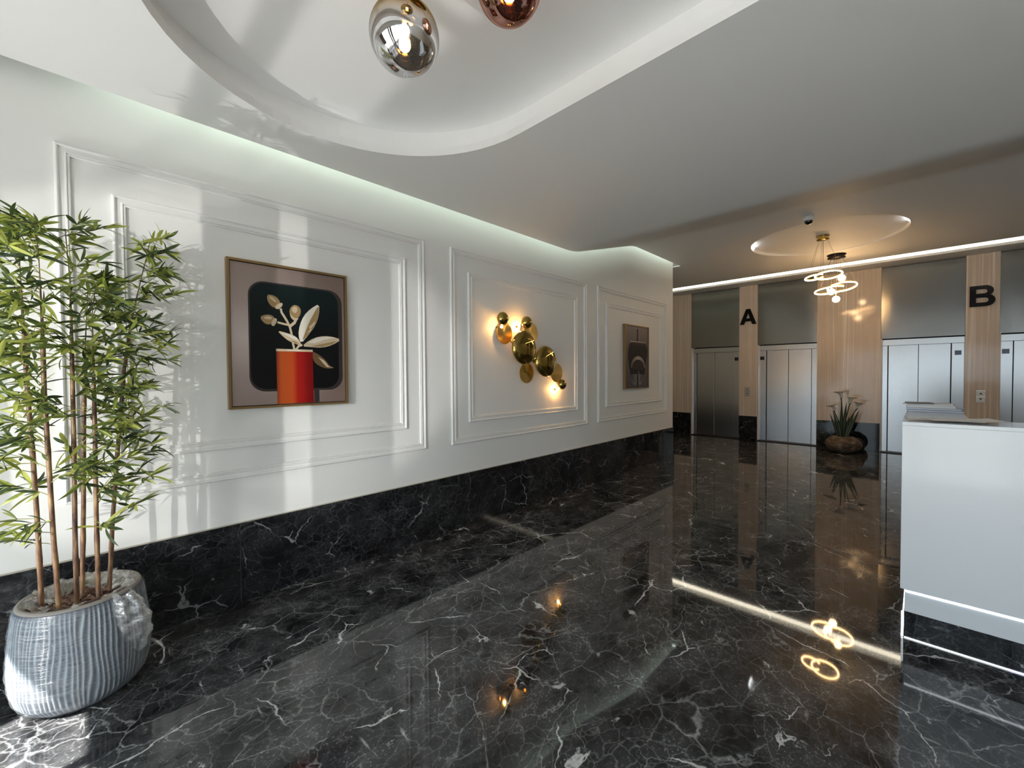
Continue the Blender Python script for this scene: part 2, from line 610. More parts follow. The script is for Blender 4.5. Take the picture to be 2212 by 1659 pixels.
# ------------------------------------------------------------------ left wall: skirting and mouldings
bb = struct(empty('baseboard_left', (XW, 0, 0)), 'black marble skirting under the white wall')
js = [FY, -1.16, 0.757, 2.669, 3.99, 5.91, YC + 0.02]
for a, b in zip(js[:-1], js[1:]):
    MB().box(-0.01, 0.02, a + 0.0012, b - 0.0012, 0.0, 0.555).build('panel', 'marble_wall', bb, 0.002)
MB().box(-0.01, 0.013, FY, YC, 0.002, 0.553).build('grout', P('skirting_grout', (0.24, 0.24, 0.23), 0.7), bb)
MB().box(-0.01, 0.012, FY, YC, 0.555, 0.560).build('edge_bead', P('skirting_bead', (0.5, 0.46, 0.38), 0.5), bb)
bc = struct(empty('baseboard_corner', (XL, YC, 0)))
for a, b in ((0.02, 1.55), (1.55, XW - XL + 0.02)):
    MB().box(a, b, -0.01, 0.02, 0, 0.555).build('panel', 'marble_wall', bc, 0.002)

RAIL = [(0, -0.004), (0, 0.013), (0.004, 0.019), (0.010, 0.021), (0.016, 0.018), (0.019, 0.010), (0.038, 0.009), (0.041, 0.016), (0.047, 0.017), (0.051, 0.010), (0.055, 0.014), (0.060, 0.013), (0.064, 0.006), (0.064, -0.004)]


def frame(root, y0, y1, z0, z1, prof, mat, name='rail'):
    def cor(w):
        return [(y0 + w, z0 + w), (y1 - w, z0 + w), (y1 - w, z1 - w), (y0 + w, z1 - w)]
    for s in range(4):
        mb = MB()
        vs = []
        for w, h in prof:
            c = cor(w)
            for e in (s, (s + 1) % 4):
                vs.append((h, c[e][0], c[e][1]))
        k = len(prof)
        fs = [(2 * i, 2 * i + 1, 2 * i + 3, 2 * i + 2) for i in range(k - 1)]
        fs += [[2 * i for i in range(k)], [2 * i + 1 for i in range(k)]]
        mb.add(vs, fs)
        mb.build(name, mat, root)


ti = 0
for (a, b, i0, i1) in [(-0.077, 2.310, 0.149, 2.103), (2.620, 5.025, 2.850, 4.795), (5.305, 7.630, 5.525, 7.407)]:
    for (y0, y1, z0, z1) in ((a, b, 0.872, 2.873), (i0, i1, 1.085, 2.655)):
        ti += 1
        tr = struct(empty('trim_%d' % ti, (XW, 0, 0)))
        frame(tr, y0, y1, z0, z1, RAIL, 'trim')

# ------------------------------------------------------------------ lift wall
doors = [(-4.262, -3.132, 'R'), (-2.742, -1.612, 'L'), (-0.585, 0.545, 'R'), (0.945, 2.075, 'L'), (3.10, 4.23, 'R')]
pill = [(XL, -4.262), (-3.132, -2.742), (-1.612, -0.585), (0.545, 0.945), (2.075, 3.10), (4.23, XR)]
wf = struct(empty('wall_lifts', (0, YB, 0)), 'beige striped stone wall between the lifts')
bl = struct(empty('baseboard_back', (0, YB, 0)), 'black marble skirting blocks between the lifts')
for a, b in pill:
    MB().box(a, b, 0, 0.22, 0, Z2).build('stone_pier', 'beige', wf)
    MB().box(a + 0.002, b - 0.002, -0.016, 0.0, 0, 0.568).build('skirting_block', 'marble_wall', bl, 0.002)


def steel_sheet(x0, x1, z0, z1, y, seed, amp):
    rnd = random.Random(seed)
    mb = MB()
    nx, nz = 30, 34
    ph = [rnd.uniform(0, 6.28) for _ in range(8)]

    def h(u, v):
        e = min(1, 8 * u) * min(1, 8 * (1 - u)) * min(1, 8 * v) * min(1, 8 * (1 - v))
        d = 0.5 * math.sin(2.1 * u + ph[0]) * math.sin(1.7 * v + ph[1]) + 0.25 * math.sin(5 * u + ph[2] + 1.5 * math.sin(3 * v + ph[3]))
        # a dent near one edge
        d += 0.8 * math.exp(-((u - 0.14) ** 2 / 0.012 + (v - 0.55 + 0.35 * (u - 0.14)) ** 2 / 0.05)) * (1 if seed in (3, 4) else 0.3)
        d += -0.6 * math.exp(-((u - 0.97) ** 2 / 0.004)) + (-1.2 if seed == 4 else -0.4) * math.exp(-((u - 0.03) ** 2 / 0.003))
        return amp * d * e + 0.006 * (math.sqrt(max(0, min(u, 1 - u) * 10)) if min(u, 1 - u) < 0.1 else 1)
    vs = []
    for j in range(nz + 1):
        for i in range(nx + 1):
            u, v = i / nx, j / nz
            vs.append((x0 + (x1 - x0) * u, y - h(u, v), z0 + (z1 - z0) * v))
    fs = [(j * (nx + 1) + i, j * (nx + 1) + i + 1, (j + 1) * (nx + 1) + i + 1, (j + 1) * (nx + 1) + i) for j in range(nz) for i in range(nx)]
    mb.add(vs, fs, 0, True)
    mb.box(x0, x1, y, y + 0.03, z0, z1)
    return mb


for k, (x0, x1, side) in enumerate(doors):
    d = struct(empty('door_%d' % (k + 1), (0, YB, 0)), 'brushed steel lift door ' + ['between the corner pier and letter A', 'between letter A and the calla lilies', 'between the calla lilies and letter B', 'beside letter B, behind the reception desk', 'beyond the wide pier past letter B'][k])
    # jambs
    jl, jr = (0.10, 0.16) if side == 'R' else (0.16, 0.10)
    MB().box(x0, x0 + 0.02, 0.0, 0.13, 0.02, 2.235).build('edge_trim', 'beige', d)
    MB().box(x0 + 0.02, x0 + jl, 0.075, 0.13, 0.02, 2.10).build('jamb', 'steel', d, 0.003)
    MB().box(x1 - jr, x1, 0.075, 0.13, 0.02, 2.10).build('jamb', 'steel', d, 0.003)
    xa, xb = x0 + jl + 0.012, x1 - jr - 0.012
    xm = (xa + xb) / 2
    MB().box(xa, xm - 0.003, 0.10, 0.13, 0.022, 2.10).build('door_leaf', 'steel', d, 0.002)
    MB().box(xm + 0.003, xb, 0.112, 0.14, 0.022, 2.10).build('door_leaf', 'steel', d, 0.002)
    MB().box(x0, x1, 0.125, 0.15, 0.02, 2.12).build('shadow_gap', 'dark', d)
    MB().box(x0 + 0.02, x1, 0.05, 0.13, 2.10, 2.215).build('lintel', 'steel', d, 0.003)
    MB().box(x0, x1, 0.0, 0.15, 0.0, 0.02).build('sill', 'sill', d)
    steel_sheet(x0 + 0.003, x1 - 0.003, 2.235, Z2 - 0.02, 0.012, k + 1, 0.006).build('steel_panel', 'steel_panel', d, fix=False)
    cxp = (x1 - jr / 2) if side == 'R' else (x0 + jl / 2)
    MB().box(cxp - 0.042, cxp + 0.042, 0.066, 0.076, 1.885, 1.965).build('floor_display', 'screen', d, 0.003)


def curve_mesh(splines, name, mat, depth, parent=None):
    cu = bpy.data.curves.new(name, 'CURVE')
    cu.dimensions = '2D'
    cu.fill_mode = 'BOTH'
    cu.extrude = depth / 2
    cu.bevel_depth = 0.0015
    for pts in splines:
        sp = cu.splines.new('POLY')
        sp.points.add(len(pts) - 1)
        for q, p in zip(sp.points, pts):
            q.co = (p[0], p[1], 0, 1)
        sp.use_cyclic_u = True
    tmp = bpy.data.objects.new(name, cu)
    COL.objects.link(tmp)
    dg = bpy.context.evaluated_depsgraph_get()
    me = bpy.data.meshes.new_from_object(tmp.evaluated_get(dg))
    bpy.data.objects.remove(tmp)
    me.materials.clear()
    me.materials.append(M[mat])
    o = bpy.data.objects.new(name, me)
    COL.objects.link(o)
    if parent:
        o.parent = parent
    return o


def arc(cx, cy, rx, ry, a0, a1, n=10):
    return [(cx + rx * math.cos(math.radians(a0 + (a1 - a0) * i / n)), cy + ry * math.sin(math.radians(a0 + (a1 - a0) * i / n))) for i in range(n + 1)]


A = [[(0, 0), (0.131, 0.357), (0.215, 0.357), (0.346, 0), (0.258, 0), (0.235, 0.072), (0.108, 0.072), (0.086, 0)], [(0.132, 0.137), (0.211, 0.137), (0.172, 0.265)]]
Bl = [[(0, 0)] + arc(0.195, 0.103, 0.105, 0.103, -90, 62) + arc(0.185, 0.268, 0.095, 0.092, -50, 90) + [(0, 0.36)],
      [(0.074, 0.066)] + arc(0.185, 0.108, 0.038, 0.042, -90, 90) + [(0.074, 0.150)],
      [(0.074, 0.222)] + arc(0.175, 0.259, 0.034, 0.037, -90, 90) + [(0.074, 0.296)]]
for sp, x, z, lb in ((A, -3.110, 2.728, 'black letter A standing off the stone pier between two lifts'), (Bl, 0.590, 2.715, 'glossy black letter B standing off the stone pier')):
    o = curve_mesh(sp, 'letter_sign', 'black_gloss' if sp is Bl else 'black_satin', 0.026)
    o.matrix_world = Matrix.Translation((x, YB - 0.016, z)) @ Matrix.Rotation(PI / 2, 4, 'X')
    tag(o, lb, 'letter')

for cx, pn, bc_ in ((-2.950, 'A', (0.50, 0.45, 0.38)), (0.742, 'B', (0.82, 0.81, 0.78))):
    r = tag(empty('call_button_panel', (cx, YB, 1.05)), 'lift call panel with two square buttons below letter ' + pn, 'call panel')
    MB().box(-0.056, 0.056, -0.008, 0, -0.012, 0.202).build('plate', 'steel', r, 0.002)
    for z, up_ in ((0.102, True), (0.0, False)):
        b = MB().box(-0.048, 0.048, -0.014, -0.007, z, z + 0.088).build('button', P('button_cap', bc_, 0.3), r, 0.003)
        zc = z + 0.044
        s = 0.016 if up_ else -0.016
        MB().add([(-0.02, -0.0148, zc - s), (0.02, -0.0148, zc - s), (0, -0.0148, zc + s), (-0.02, -0.0138, zc - s), (0.02, -0.0138, zc - s), (0, -0.0138, zc + s)], [(0, 1, 2), (3, 4, 5), (0, 1, 4, 3), (1, 2, 5, 4), (2, 0, 3, 5)]).build('arrow_mark', 'black_metal', b)

# ------------------------------------------------------------------ reception desk
dk = tag(empty('reception_desk', (-0.078, 3.30, 0)), 'white glossy reception desk with black marble plinth and light strips', 'desk')
MB().box(0, 2.9, 0, 0.02, 0.326, 1.274).build('front_panel', 'desk', dk, 0.002)
MB().box(0, 0.02, 0.02, 1.13, 0.326, 1.274).build('side_panel', 'desk', dk, 0.002)
MB().box(0.02, 2.9, 0.02, 0.33, 0.326, 1.274).build('carcass', 'desk', dk)
MB().box(0.02, 0.28, 0.33, 1.13, 0.326, 1.274).build('wing', 'desk', dk)
mb = MB()
V, F = poly_fill([(0, 0), (2.9, 0), (2.9, 0.34), (0.285, 0.34), (0.285, 1.135), (0, 1.135)], [], 1.294, '', None)
mb.add(V, F)
lp = [(0, 0), (2.9, 0), (2.9, 0.34), (0.285, 0.34), (0.285, 1.135), (0, 1.135)]
strip(mb, lp, 1.2745, 1.294)
mb.build('worktop', 'desk', dk, fix=True)
MB().box(0.018, 2.88, 0.10, 0.30, 0.158, 0.326).build('recessed_band', 'desk', dk)
MB().box(0.016, 2.88, 0.098, 0.30, 0.0, 0.158).build('plinth', 'marble_wall', dk)
MB().box(0.022, 0.25, 0.30, 1.10, 0.0, 0.326).build('wing_plinth', 'marble_wall', dk)
MB().box(0.02, 2.88, 0.094, 0.0999, 0.276, 0.284).build('light_strip', 'led_desk', dk)
MB().box(0.018, 0.42, 0.090, 0.097, 0.001, 0.006).build('light_strip', 'led_desk', dk)
MB().box(0.42, 2.88, 0.090, 0.097, 0.001, 0.006).build('light_strip', 'led_blue', dk)
MB().box(0.003, 0.013, 0.10, 1.08, 0.002, 0.010).build('light_strip', 'led_desk', dk)
MB().box(0.004, 0.014, 0.10, 0.112, 0.004, 0.150).build('light_strip', 'led_desk', dk)

paper = P('white_paper', (0.80, 0.80, 0.80), 0.6)
blue = P('blue_cover', (0.10, 0.16, 0.36), 0.35)
cream = P('cream_pages', (0.68, 0.65, 0.60), 0.7)
ZT = 1.294


def book(name, cx, cy, z, w, d, h, rz, cover, lab, cat, group=None):
    r = tag(empty(name, (cx, cy, z), rz), lab, cat, group)
    MB().box(-w / 2, w / 2, -d / 2, d / 2, 0, 0.0022).build('cover', cover, r)
    MB().box(-w / 2, w / 2, -d / 2, d / 2, h - 0.0022, h).build('cover', cover, r)
    MB().box(-w / 2, -w / 2 + 0.0025, -d / 2, d / 2, 0.0022, h - 0.0022).build('spine', cover, r)
    MB().box(-w / 2 + 0.0025, w / 2 - 0.004, -d / 2 + 0.004, d / 2 - 0.004, 0.0022, h - 0.0022).build('pages', paper, r)
    return r


book('blue_folder', 0.068, 4.29, ZT, 0.285, 0.21, 0.016, 0.02, blue, 'dark blue folder at the bottom of the stack on the desk', 'folder')
book('blue_folder', 0.062, 4.285, ZT + 0.016, 0.28, 0.21, 0.013, -0.02, P('pale_blue_cover', (0.25, 0.31, 0.47), 0.3), 'paler blue folder lying on the dark blue folder', 'folder')
book('catalogue', 0.045, 4.29, ZT + 0.029, 0.25, 0.20, 0.022, 0.03, cream, 'thick cream catalogue in the stack on the desk', 'catalogue')
book('magazine', 0.035, 4.29, ZT + 0.051, 0.255, 0.20, 0.008, -0.05, paper, 'thin white magazine near the top of the stack', 'magazine')
o = MB().box(-0.07, 0.07, -0.10, 0.10, 0, 0.004).build('black_leaflet', 'black_metal')
o.location = (-0.012, 4.28, ZT + 0.059)
o.rotation_euler = (0, 0, 0.08)
tag(o, 'black leaflet on top of the stack of folders', 'leaflet')
for i, (cx, cy, rz) in enumerate([(0.085, 3.50, 0.10), (0.115, 3.505, -0.14), (0.165, 3.50, 0.30)]):
    mb = MB()
    nx = 8
    vs, fs = [], []
    for s in range(2):
        for a in range(nx + 1):
            u = a / nx
            z = 0.006 * max(0, u - 0.6) ** 2 * 6 * (i + 1) / 3
            for b in (-0.105, 0.105):
                vs.append((-0.148 + 0.297 * u, b, z + 0.0009 * s))
    for a in range(nx):
        fs.append((2 * a, 2 * a + 1, 2 * a + 3, 2 * a + 2))
        q = 2 * (nx + 1)
        fs.append((q + 2 * a, q + 2 * a + 1, q + 2 * a + 3, q + 2 * a + 2))
    mb.add(vs, fs)
    o = mb.build('paper_sheet', paper)
    o.location = (cx, cy, ZT + 0.0002 + 0.0045 * i)
    o.rotation_euler = (0, 0, rz)
    tag(o, ['bottom paper sheet of the loose pile on the desk top', 'middle paper sheet of the loose pile on the desk top', 'top paper sheet of the loose pile on the desk top'][i], 'paper')

# ------------------------------------------------------------------ framed pictures
M['frame_gold'] = P('gold_brown_frame', (0.24, 0.155, 0.06), 0.35, 0.35)
M['frame_black'] = P('picture_shadow_gap', (0.02, 0.008, 0.008), 0.6)
PF = [(0, 0.0), (0, 0.045), (0.016, 0.045), (0.016, 0.0)]


def grad_print(name, cols, axis, centre=None, rad=0.5):
    """printed gradient in the picture's own coordinates (object space, y across, z up)"""
    t = NT(name)
    tc = t.n('ShaderNodeTexCoord')
    sep = t.n('ShaderNodeSeparateXYZ')
    t.l(tc.outputs['Object'], sep.inputs[0])
    if centre:
        dx = t.math('SUBTRACT', sep.outputs[1], centre[0])
        dz = t.math('SUBTRACT', sep.outputs[2], centre[1])
        f = t.math('DIVIDE', t.math('POWER', t.math('ADD', t.math('MULTIPLY', dx, dx), t.math('MULTIPLY', dz, dz)), 0.5), rad)
    else:
        f = t.rng(sep.outputs[axis[0]], axis[1], axis[2])
    t.l(t.ramp(f, cols), t.b.inputs['Base Color'])
    t.b.inputs['Roughness'].default_value = 0.5
    t.b.inputs['Specular IOR Level'].default_value = 0.25
    w = t.n('ShaderNodeTexWave')
    w.inputs['Scale'].default_value = 260
    t.l(tc.outputs['Object'], w.inputs[0])
    t.bump(w.outputs[0], 0.05, 0.001)
    return t.m


def picture(y0, z0, w, h, label, shapes, mats):
    r = tag(empty('framed_picture', (XW, y0, z0)), label, 'picture')
    frame(r, 0, w, 0, h, PF, 'frame_gold', 'frame_rail')
    MB().box(0.002, 0.012, 0.012, w - 0.012, 0.012, h - 0.012).build('backing', 'frame_black', r)
    MB().box(0.012, 0.033, 0.021, w - 0.021, 0.021, h - 0.021).build('canvas', mats[0], r, 0.001)
    mb = MB()
    for k, (mi, pts) in enumerate(shapes):
        x = 0.0332 + 0.00004 * k
        mb.add([(x, u * w, v * h) for u, v in pts], [list(range(len(pts)))], mi)
    mb.build('print', mats, r, fix=False)
    return r


def ribbon(pts, wd):
    L, R_ = [], []
    for i, p in enumerate(pts):
        a = pts[max(0, i - 1)]
        b = pts[min(len(pts) - 1, i + 1)]
        dx, dy = b[0] - a[0], b[1] - a[1]
        n_ = math.hypot(dx, dy) or 1
        L.append((p[0] - dy / n_ * wd, p[1] + dx / n_ * wd))
        R_.append((p[0] + dy / n_ * wd, p[1] - dx / n_ * wd))
    return L + R_[::-1]


def smooth_poly(pts, it=2):
    for _ in range(it):
        q = []
        for i in range(len(pts)):
            a, b = pts[i], pts[(i + 1) % len(pts)]
            q += [(a[0] * .75 + b[0] * .25, a[1] * .75 + b[1] * .25), (a[0] * .25 + b[0] * .75, a[1] * .25 + b[1] * .75)]
        pts = q
    return pts


def rrect(u0, u1, v0, v1, r, asp):
    L = []
    for cx, cy, a0 in ((u1 - r, v1 - r * asp, 0), (u0 + r, v1 - r * asp, 90), (u0 + r, v0 + r * asp, 180), (u1 - r, v0 + r * asp, 270)):
        L += arc(cx, cy, r, r * asp, a0, a0 + 90, 8)
    return L


W1, H1 = 0.831, 1.04
tan1 = P('print_gold', (0.36, 0.23, 0.10), 0.35)
tan2 = P('print_gold_light', (0.62, 0.50, 0.34), 0.35)
tan3 = P('print_cream', (0.78, 0.73, 0.62), 0.35)
tan4 = P('print_gold_dark', (0.15, 0.085, 0.035), 0.35)
mats1 = [grad_print('print_taupe', [(0, (0.58, 0.50, 0.46)), (0.35, (0.38, 0.30, 0.27)), (1, (0.21, 0.15, 0.128))], None, (0.10, 0.50), 0.75),
         grad_print('print_black_green', [(0, (0.002, 0.002, 0.002)), (0.55, (0.002, 0.003, 0.003)), (1, (0.004, 0.014, 0.014))], (2, 0.12, 0.9)),
         grad_print('print_red', [(0, (0.24, 0.03, 0.008)), (0.12, (0.42, 0.075, 0.012)), (0.42, (0.48, 0.07, 0.012)), (0.56, (0.34, 0.008, 0.004)), (1, (0.20, 0.002, 0.003))], (1, 0.36 * W1, 0.673 * W1)),
         tan1, tan2, tan3, tan4, P('print_dark_edge', (0.03, 0.022, 0.02), 0.4)]
sh = [(7, rrect(0.152, 0.952, 0.112, 0.872, 0.125, W1 / H1)),
      (1, rrect(0.165, 0.915, 0.128, 0.862, 0.118, W1 / H1)),
      (7, [(0.679, 0.118), (0.726, 0.118), (0.726, 0.022), (0.681, 0.022)]),
      (4, ribbon([(0.404, 0.698), (0.411, 0.669), (0.432, 0.642), (0.457, 0.607), (0.477, 0.571), (0.489, 0.528), (0.501, 0.454), (0.513, 0.405)], 0.009)),
      (4, ribbon([(0.376, 0.598), (0.422, 0.590), (0.469, 0.584)], 0.007)),
      (4, ribbon([(0.531, 0.631), (0.517, 0.604), (0.477, 0.575)], 0.011)),
      (3, smooth_poly([(0.299, 0.783), (0.327, 0.787), (0.368, 0.778), (0.396, 0.752), (0.4, 0.727), (0.379, 0.703), (0.346, 0.697), (0.314, 0.719), (0.296, 0.753)])),
      (4, smooth_poly([(0.306, 0.772), (0.335, 0.775), (0.366, 0.752), (0.372, 0.735), (0.34, 0.745)])),
      (4, smooth_poly([(0.35, 0.701), (0.392, 0.733), (0.419, 0.739), (0.421, 0.721), (0.404, 0.702), (0.378, 0.687)])),
      (3, smooth_poly([(0.236, 0.624), (0.276, 0.644), (0.324, 0.647), (0.356, 0.629), (0.347, 0.596), (0.31, 0.575), (0.27, 0.584)])),
      (4, smooth_poly([(0.262, 0.622), (0.30, 0.636), (0.335, 0.630), (0.33, 0.615), (0.29, 0.612)])),
      (4, smooth_poly([(0.323, 0.583), (0.348, 0.628), (0.374, 0.622), (0.368, 0.597), (0.351, 0.571), (0.335, 0.568)])),
      (3, smooth_poly([(0.476, 0.697), (0.502, 0.727), (0.533, 0.735), (0.568, 0.716), (0.574, 0.683), (0.558, 0.648), (0.526, 0.63), (0.492, 0.639), (0.477, 0.66)])),
      (4, smooth_poly([(0.49, 0.695), (0.51, 0.72), (0.54, 0.72), (0.545, 0.69), (0.52, 0.668)])),
      (4, smooth_poly([(0.479, 0.671), (0.496, 0.650), (0.526, 0.635), (0.553, 0.643), (0.544, 0.625), (0.513, 0.618), (0.485, 0.639)])),
      (4, ribbon([(0.522, 0.405), (0.549, 0.437), (0.58, 0.446)], 0.008)),
      (5, smooth_poly([(0.569, 0.452), (0.546, 0.516), (0.561, 0.591), (0.598, 0.662), (0.663, 0.72), (0.740, 0.762), (0.733, 0.672), (0.698, 0.593), (0.641, 0.528)], 1)),
      (3, smooth_poly([(0.573, 0.462), (0.624, 0.58), (0.680, 0.675), (0.738, 0.757), (0.731, 0.672), (0.697, 0.593), (0.640, 0.529)], 1)),
      (4, [(0.64, 0.58), (0.70, 0.63), (0.695, 0.61), (0.655, 0.562)]),
      (5, [(0.62, 0.535), (0.665, 0.57), (0.655, 0.553)]),
      (4, smooth_poly([(0.372, 0.540), (0.455, 0.526), (0.524, 0.507), (0.558, 0.475), (0.574, 0.440), (0.523, 0.451), (0.462, 0.471), (0.416, 0.502)], 1)),
      (5, [(0.40, 0.528), (0.455, 0.522), (0.522, 0.503), (0.552, 0.475), (0.50, 0.488), (0.45, 0.508)]),
      (3, [(0.47, 0.475), (0.52, 0.470), (0.56, 0.452), (0.523, 0.454)]),
      (4, smooth_poly([(0.575, 0.435), (0.64, 0.482), (0.734, 0.517), (0.841, 0.522), (0.945, 0.501), (0.859, 0.456), (0.761, 0.431), (0.657, 0.433)], 1)),
      (5, [(0.62, 0.462), (0.70, 0.500), (0.80, 0.518), (0.88, 0.513), (0.78, 0.492), (0.69, 0.462)]),
      (3, [(0.66, 0.440), (0.76, 0.438), (0.85, 0.460), (0.90, 0.488), (0.80, 0.468), (0.72, 0.452)]),
      (6, smooth_poly([(0.66, 0.405), (0.731, 0.377), (0.788, 0.339), (0.826, 0.293), (0.880, 0.279), (0.796, 0.272), (0.72, 0.296), (0.678, 0.326)], 1)),
      (4, [(0.72, 0.36), (0.775, 0.335), (0.82, 0.29), (0.86, 0.282), (0.80, 0.285), (0.76, 0.318)]),
      (2, [(0.361, 0.400), (0.671, 0.402), (0.675, 0.022), (0.364, 0.022)]),
      (4, [(0.360, 0.411), (0.671, 0.413), (0.671, 0.397), (0.360, 0.394)]),
      (5, [(0.45, 0.408), (0.56, 0.409), (0.56, 0.402), (0.45, 0.401)])]
picture(0.704, 1.355, W1, H1, 'square-ish framed print of gold leaves in a red vase', sh, mats1)

W2, H2 = 0.806, 1.04
m2 = [grad_print('print_grey_brown', [(0, (0.10, 0.085, 0.085)), (0.6, (0.13, 0.10, 0.095)), (1, (0.22, 0.185, 0.175))], (2, 0.1, 1.0)),
      P('print_near_black', (0.006, 0.005, 0.005), 0.5, 0, 0.2), P('print_dark_brown', (0.03, 0.019, 0.015), 0.5, 0, 0.2),
      grad_print('print_silver', [(0, (0.10, 0.08, 0.07)), (0.5, (0.42, 0.36, 0.31)), (1, (0.16, 0.12, 0.10))], (1, 0.24 * W2, 0.86 * W2)),
      grad_print('print_grey_disc', [(0, (0.03, 0.03, 0.035)), (0.5, (0.20, 0.20, 0.21)), (1, (0.03, 0.03, 0.03))], (1, 0.24 * W2, 0.78 * W2)),
      P('print_pale', (0.42, 0.38, 0.36), 0.35)]
sh2 = [(2, [(0.49, 0.93), (0.56, 0.965), (0.567, 0.75), (0.49, 0.75)]), (5, [(0.56, 0.965), (0.575, 0.965), (0.58, 0.75), (0.567, 0.75)]),
       (1, smooth_poly([(0.223, 0.743), (0.85, 0.742), (0.936, 0.659), (0.949, 0.566), (0.893, 0.439), (0.829, 0.25), (0.74, 0.05), (0.30, 0.05), (0.184, 0.326), (0.127, 0.473), (0.127, 0.604)], 1)),
       (2, [(0.25, 0.73), (0.83, 0.73), (0.82, 0.69), (0.27, 0.69)]),
       (5, [(0.215, 0.748), (0.855, 0.746), (0.855, 0.732), (0.215, 0.732)]),
       (3, arc(0.55, 0.33, 0.31, 0.185, 0, 180, 18) + arc(0.55, 0.33, 0.25, 0.13, 180, 0, 18)),
       (2, arc(0.55, 0.30, 0.24, 0.15, 0, 180, 18)),
       (4, arc(0.50, 0.23, 0.27, 0.18, 180, 360, 18)),
       (1, [(0.498, 0.275), (0.56, 0.275), (0.57, 0.03), (0.498, 0.03)]), (5, [(0.56, 0.275), (0.575, 0.275), (0.59, 0.03), (0.57, 0.03)]),
       (3, ribbon([(0.22, 0.22), (0.29, 0.12), (0.42, 0.06)], 0.012)), (3, ribbon([(0.80, 0.22), (0.74, 0.12), (0.62, 0.06)], 0.012))]
picture(6.045, 1.34, W2, H2, 'framed print of a dark round vase with silver arch', sh2, m2)

# ------------------------------------------------------------------ wall sconce
sc = tag(empty('wall_sconce', (XW, 3.75, 1.85)), 'cluster wall light of gold lenses and brass discs with small bulbs', 'wall light')


def sl(y, z):
    return (y - 3.75, z - 1.85)


for (y, z, r) in [(3.353, 2.05, 0.122), (3.80, 2.085, 0.125), (3.72, 1.60, 0.122), (4.295, 1.602, 0.122)]:
    a, b = sl(y, z)
    o = MB().lathe([(0.0001, 0.0), (r, 0.0), (r, 0.004), (0.0001, 0.006)], (0, 0, 0), 40, axis='X', smooth=False).build('brass_disc', 'turned_brass', sc)
    o.location = (0.036, a, b)
    MB().lathe([(0.012, -0.036), (0.012, 0.0)], (0, 0, 0), 12, axis='X').build('spacer', 'brass', o)
for (y, z, r) in [(3.57, 1.890, 0.195), (3.955, 1.740, 0.190)]:
    a, b = sl(y, z)
    prof = []
    for i in range(17):
        t = PI * i / 16
        prof.append((max(1e-5, r * math.sin(t) ** 0.9), -0.062 * math.cos(t)))
    MB().lathe(prof, (0.14, a, b), 44, axis='X', caps=False).build('mirror_lens', 'gold_mirror', sc)
    MB().lathe([(0.014, 0.0), (0.014, 0.10)], (0, a, b), 12, axis='X').build('lens_stem', 'brass', sc)
for (y, z, r) in [(3.262, 2.200, 0.074), (3.655, 2.190, 0.074), (4.325, 1.452, 0.066), (3.822, 1.778, 0.07)]:
    a, b = sl(y, z)
    MB().ball((0.105, a, b), r, 26, 16, sx=0.75).build('mirror_globe', 'gold_mirror', sc)
for (y, z, d) in [(3.262, 2.112, 0.085), (3.585, 2.145, 0.05), (3.775, 1.772, 0.085), (4.293, 1.388, 0.05)]:
    a, b = sl(y, z)
    bl_ = MB().ball((d, a, b), 0.014, 12, 8).build('bulb', 'bulb', sc)
    MB().lathe([(0.011, 0.0), (0.011, d - 0.012)], (0, a, b), 10, axis='X').build('socket', 'brass', bl_)
rods = [[(3.353, 2.05), (3.57, 1.89), (3.822, 1.778), (3.955, 1.74), (4.295, 1.602), (4.325, 1.452)], [(3.262, 2.2), (3.353, 2.05)], [(3.655, 2.19), (3.57, 1.89), (3.72, 1.60)]]
for r_ in rods:
    MB().tube([(0.022, *sl(y, z)) for y, z in r_], 0.006, 8).build('rod', 'brass', sc)
MB().lathe([(0.06, 0.0), (0.06, 0.018), (0.055, 0.022)], (0, *sl(3.70, 1.83)), 28, axis='X').build('wall_plate', 'brass', sc)

# ------------------------------------------------------------------ globe chandelier in the big recess
ZR = Z1 + 0.225
ch = tag(empty('globe_chandelier', (-1.35, 1.05, ZR)), 'hanging cluster of mirrored gold and copper glass globes in ceiling recess', 'chandelier')
MB().lathe([(0.16, 0), (0.16, -0.025), (0.15, -0.03)], (0, 0, 0), 36).build('canopy', 'brass', ch)


def globe(c, r, top, bot, nm):
    x, y, z = c[0] + 1.35, c[1] - 1.05, c[2] - ZR
    MB().ball((x, y, z), r, 48, 30).build('glass_globe', globe_glass(nm, top, bot, c[2] - r * 0.15, c[2] + r * 0.35), ch)
    MB().tube([(x, y, z + r * 0.98), (x * 0.8, y * 0.8, -0.02)], 0.004, 6).build('cable', 'brass', ch)
    s = MB().ball((x, y, z + r * 0.52), 0.022, 16, 10).build('socket', 'brass', ch)
    MB().tube([(x, y, z + r * 0.98), (x, y, z + r * 0.6)], 0.009, 8).build('neck', 'brass', s)
    MB().ball((x + 0.028, y + 0.02, z + r * 0.42), 0.018, 16, 10).build('socket_ball', 'brass', s)
    MB().ball((x, y, z + r * 0.18), 0.020, 14, 10, sz=1.3).build('bulb', P('filament_bulb', (1, 0.8, 0.5), 0.4, emit=(1, 0.80, 0.52), es=220), s)


globe((-1.535, 0.958, 2.968), 0.140, (0.56, 0.41, 0.20), (0.84, 0.84, 0.86), 'gold_to_silver_glass')
globe((-1.155, 1.185, 3.075), 0.125, (0.60, 0.36, 0.28), (0.55, 0.30, 0.24), 'copper_glass')
globe((-1.20, 0.80, 3.16), 0.10, (0.62, 0.47, 0.25), (0.62, 0.47, 0.25), 'gold_glass')

# ------------------------------------------------------------------ ring pendants by the lifts


